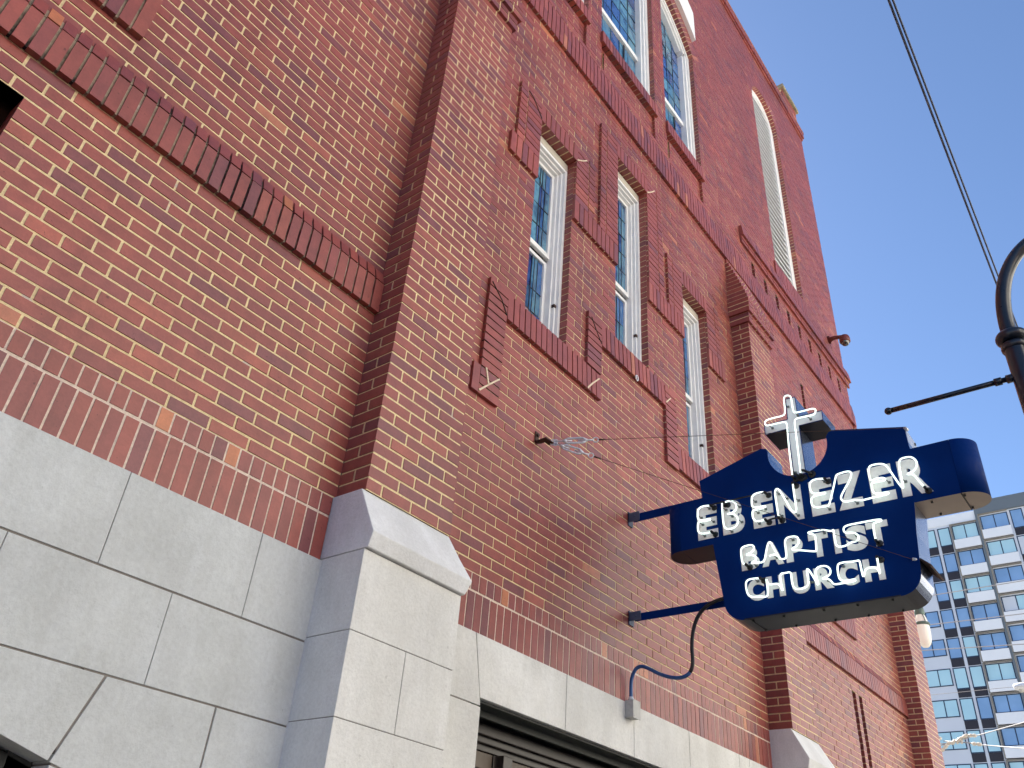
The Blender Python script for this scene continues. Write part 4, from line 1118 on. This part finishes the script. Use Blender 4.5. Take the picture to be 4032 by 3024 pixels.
def hwin(y0, y1, z0, z1, mull, gi, panel, depth=.12):
    """y0>y1 (left,right) and z in units of distance"""
    global nwin
    nwin += 1
    X0 = XH - .04
    mb = MB(); t = .10
    L, Rr, B_, T = Hy(y0), Hy(y1), Hz(z0), Hz(z1)
    mb.box(X0, XH+.1, L-t, L, B_, T); mb.box(X0, XH+.1, Rr, Rr+t, B_, T); mb.box(X0, XH+.1, Rr+t, L-t, T-t, T); mb.box(X0, XH+.1, Rr+t, L-t, B_, B_+t)
    if mull: mb.box(X0, XH+.1, (L+Rr)/2-.05, (L+Rr)/2+.05, B_+t, T-t)
    fr = mb.build('window', m_fr, blk)
    mb = MB(); e = random.uniform(-.02, .02)
    mb.poly([(XH-.026+e, L-t, B_+t), (XH-.026, Rr+t, B_+t), (XH-.026, Rr+t, T-t), (XH-.026+e, L-t, T-t)])
    p = mb.build('pane', HG[gi], None)
    p.parent = fr; p.location = (-blk.location.x*0, 0, 0)
    p.data.transform(Matrix.Translation(-Vector(blk.location)))
    if panel:
        mb = MB(); mb.box(XH-.035, XH+.05, Rr+.02, L-.02, Hz(z0)-panel*XH, B_-.01)
        q = mb.build('lower_panel', m_slot, None); q.parent = fr; q.data.transform(Matrix.Translation(-Vector(blk.location)))
    return fr
pat = [[1,1,1,0,0,0],[0,0,0,1,1,1],[0,1,1,0,0,0],[0,0,0,1,1,0],[0,1,0,0,0,1],[1,1,1,0,0,0],[1,0,0,1,1,0],[1,1,0,0,0,1],[1,1,1,0,0,0],[0,1,0,1,0,1]]
mw = MB(); ms = MB(); mf = MB()
for k in range(10):
    zt = .4420 - k*DZ; g = pat[k]
    fa = hwin(.1635, .1370, zt-.0175, zt+.0003, True, g[2], 0)
    hwin(.1792, .1662, zt-.0222, zt, False, g[1], .0085)
    hwin(.1952, .1820, zt-.0222, zt, False, g[0], .0085)
    if k >= 3: hwin(.2235, .1972, zt-.0180, zt, True, g[0], 0)
    zr = .4485 - k*DZ
    if k == 0: pass
    fb = hwin(.1325, .1045, zr-.0180, zr-.001, True, g[3], 0)
    hwin(.1020, .0895, zr-.0222, zr, False, g[4], .0085)
    hwin(.0870, .0745, zr-.0222, zr, False, g[5], .0085)
    # spandrels with slot below and reveal above
    for a, b, z, pf in ((.1638, .1368, zt-.0178, fa), (.1330, .1040, zr-.0183, fb)):
        mw = MB(); ms = MB(); mf = MB()
        mw.box(XH-.30, XH-.045, Hy(b), Hy(a), Hz(z-.0108), Hz(z)); ms.box(XH-.12, XH-.03, Hy(b), Hy(a), Hz(z-.0128), Hz(z-.0109))
        mf.box(XH-.30, XH-.045, Hy(a), Hy(a)+.12, Hz(z-.0108), Hz(z+.0195)); mf.box(XH-.30, XH-.045, Hy(b), Hy(a), Hz(z+.0187), Hz(z+.0195))
        for bb, nm, mm in ((mw, 'spandrel', m_wpan), (ms, 'shadow_gap', m_slot), (mf, 'reveal', m_sof)):
            q = bb.build(nm, mm, None); q.parent = pf; q.data.transform(Matrix.Translation(-Vector(blk.location)))
mb = MB(); mb.box(XH-.06, XH-.001, Hy(.1365), Hy(.20), Hz(.4450), Hz(.4560)); mb.build('top_panel', m_wpan, blk)

# ------------------------------------------------------------------ ground
def sheet(name, x0, x1, y0, y1, z, m, kerb=None):
    mb = MB(); mb.poly([(x0, y0, z), (x1, y0, z), (x1, y1, z), (x0, y1, z)]); o = mb.build(name, m); o['kind'] = 'structure'; return o
m_gr = simple('far_ground', (.16, .15, .13), .9, var=.2, scale=.3)
m_as = simple('asphalt', (.05, .05, .052), .85, var=.25, scale=60, bumpk=.4)
def pavers():
    m, nt, b = new_mat('concrete_paving'); tc = N(nt, 'ShaderNodeTexCoord'); br = N(nt, 'ShaderNodeTexBrick')
    br.offset = 0; br.inputs['Scale'].default_value = 1; br.inputs['Brick Width'].default_value = 1.5; br.inputs['Row Height'].default_value = 1.5; br.inputs['Mortar Size'].default_value = .01
    br.inputs['Color1'].default_value = (.105, .095, .085, 1); br.inputs['Color2'].default_value = (.125, .11, .098, 1); br.inputs['Mortar'].default_value = (.2, .19, .18, 1)
    nt.links.new(tc.outputs['Object'], br.inputs['Vector']); nt.links.new(br.outputs[0], b.inputs['Base Color']); b.inputs['Roughness'].default_value = .9
    return m
m_pv = pavers()
sheet('ground', -1500, 1500, -1500, 1500, -.16, m_gr)
sheet('road', -300, 300, -11.9, -2.4, -.156, m_as)
def slab(name, y0, y1):
    mb = MB(); mb.box(-120, 90, y0, y1, -.15, 0); o = mb.build(name, m_pv); o['kind'] = 'structure'
slab('pavement', -2.4, YW+.3); slab('pavement', -15.5, -11.9)
mb = MB()
for i in range(-12, 20): mb.poly([(i*6, -7.2, -.151), (i*6+3, -7.2, -.151), (i*6+3, -7.08, -.151), (i*6, -7.08, -.151)])
o = mb.build('road_marking', simple('road_paint', (.75, .73, .65), .7)); o['kind'] = 'structure'

# unseen row of shops across the street, added to bounce sunlight onto the facade
opp = empty('bounce_shop_row', (0, -19.5, 0)); tag(opp, 'unseen pale row of shops behind the viewer, added to bounce sunlight at the church', 'shops')
m_op = simple('bounce_render', (.82, .785, .705), .85, var=.05, scale=.6)
mb = MB(); mb.box(-2, 60, -32, -15.5, -.15, 18); mb.build('wall', m_op, opp)
ob2 = empty('added_brick_shop', (-20, -19.5, 0)); tag(ob2, 'unseen low dark brick shop left of the pale row, added to limit bounced light', 'shop')  # added low and dark so left-facing sides catch less bounce
m_ob = simple('dark_brick_wall', (.16, .07, .05), .9, var=.2, scale=4)
mb = MB(); mb.box(-45, -2.1, -32, -19.6, -.15, 8.5); mb.build('wall', m_ob, ob2)
mb = MB(); mb.box(-45, -2.1, -19.6, -19.4, 8.2, 8.7); mb.build('cornice', m_ob, ob2, bevel=.02)
for i in range(5):
    mb = MB(); x = -40 + i*8; mb.box(x, x+4, -19.62, -19.59, .3, 3.2); mb.build('shop_window', M_GDARK, ob2)
mb = MB(); mb.box(-2.1, 60.1, -15.5, -15.3, 17.6, 18.1); mb.build('cornice', m_op, opp, bevel=.02)
mb = MB(); mb.box(-2.05, 60.05, -15.5, -15.42, -.14, 3.5); mb.build('shopfront_cladding', simple('dark_cladding', (.05, .048, .05), .5), opp)  # dark lower storey, added to cut light bounced up at the trim
for i in range(0, 14):
    mb = MB(); x = i*4.2; mb.box(x, x+1.2, -15.52, -15.49, 6.3, 8.4); mb.build('window', M_GDARK, opp)
    mb = MB(); mb.box(x-.6, x+1.8, -15.44, -15.40, .3, 3.2); mb.build('shop_window', M_GDARK, opp)

# ------------------------------------------------------------------ light
SUN_EL, SUN_AZ = 42, (.50, .86)      # the sun stands beyond the church roof
w = bpy.data.worlds.new('World'); S.world = w; w.use_nodes = True
nt = w.node_tree; bg = nt.nodes['Background']; sky = nt.nodes.new('ShaderNodeTexSky'); sky.sky_type = 'NISHITA'
sky.sun_disc = False; sky.sun_elevation = R(SUN_EL); sky.sun_rotation = math.atan2(SUN_AZ[0], SUN_AZ[1])
sky.air_density = .9; sky.dust_density = .4; sky.ozone_density = 5.0; sky.altitude = 200
nt.links.new(sky.outputs[0], bg.inputs[0]); bg.inputs[1].default_value = .05
sl = bpy.data.lights.new('sun', 'SUN'); sl.energy = 5.0; sl.angle = R(.5); sl.color = (1, .95, .87)
so = bpy.data.objects.new('sun', sl); COL.objects.link(so)
v = Vector((SUN_AZ[0]*math.cos(R(SUN_EL)), SUN_AZ[1]*math.cos(R(SUN_EL)), math.sin(R(SUN_EL))))
so.rotation_euler = v.to_track_quat('Z', 'Y').to_euler(); so.location = (0, 0, 30)

# ------------------------------------------------------------------ camera
cd = bpy.data.cameras.new('camera'); cam = bpy.data.objects.new('camera', cd); COL.objects.link(cam)
cd.lens = 29.404; cd.sensor_width = 36; cd.sensor_fit = 'HORIZONTAL'; cd.clip_start = .05; cd.clip_end = 4000
Mx = ((.606058, -.792164, .071901), (.481948, .293798, -.825475), (.632787, .534938, .559841))
right, down, fwd = (Vector(r) for r in Mx)
m3 = Matrix((right, -down, -fwd)).transposed()
cam.matrix_world = Matrix.Translation((0, 0, 1.6)) @ m3.to_4x4()
S.camera = cam
S.view_settings.view_transform = 'Standard'; S.view_settings.look = 'None'; S.view_settings.gamma = 1
S.view_settings.exposure = 2.1
S.render.engine = 'CYCLES'
S.render.resolution_x = 1024; S.render.resolution_y = 768
S.cycles.max_bounces = 8; S.cycles.diffuse_bounces = 5
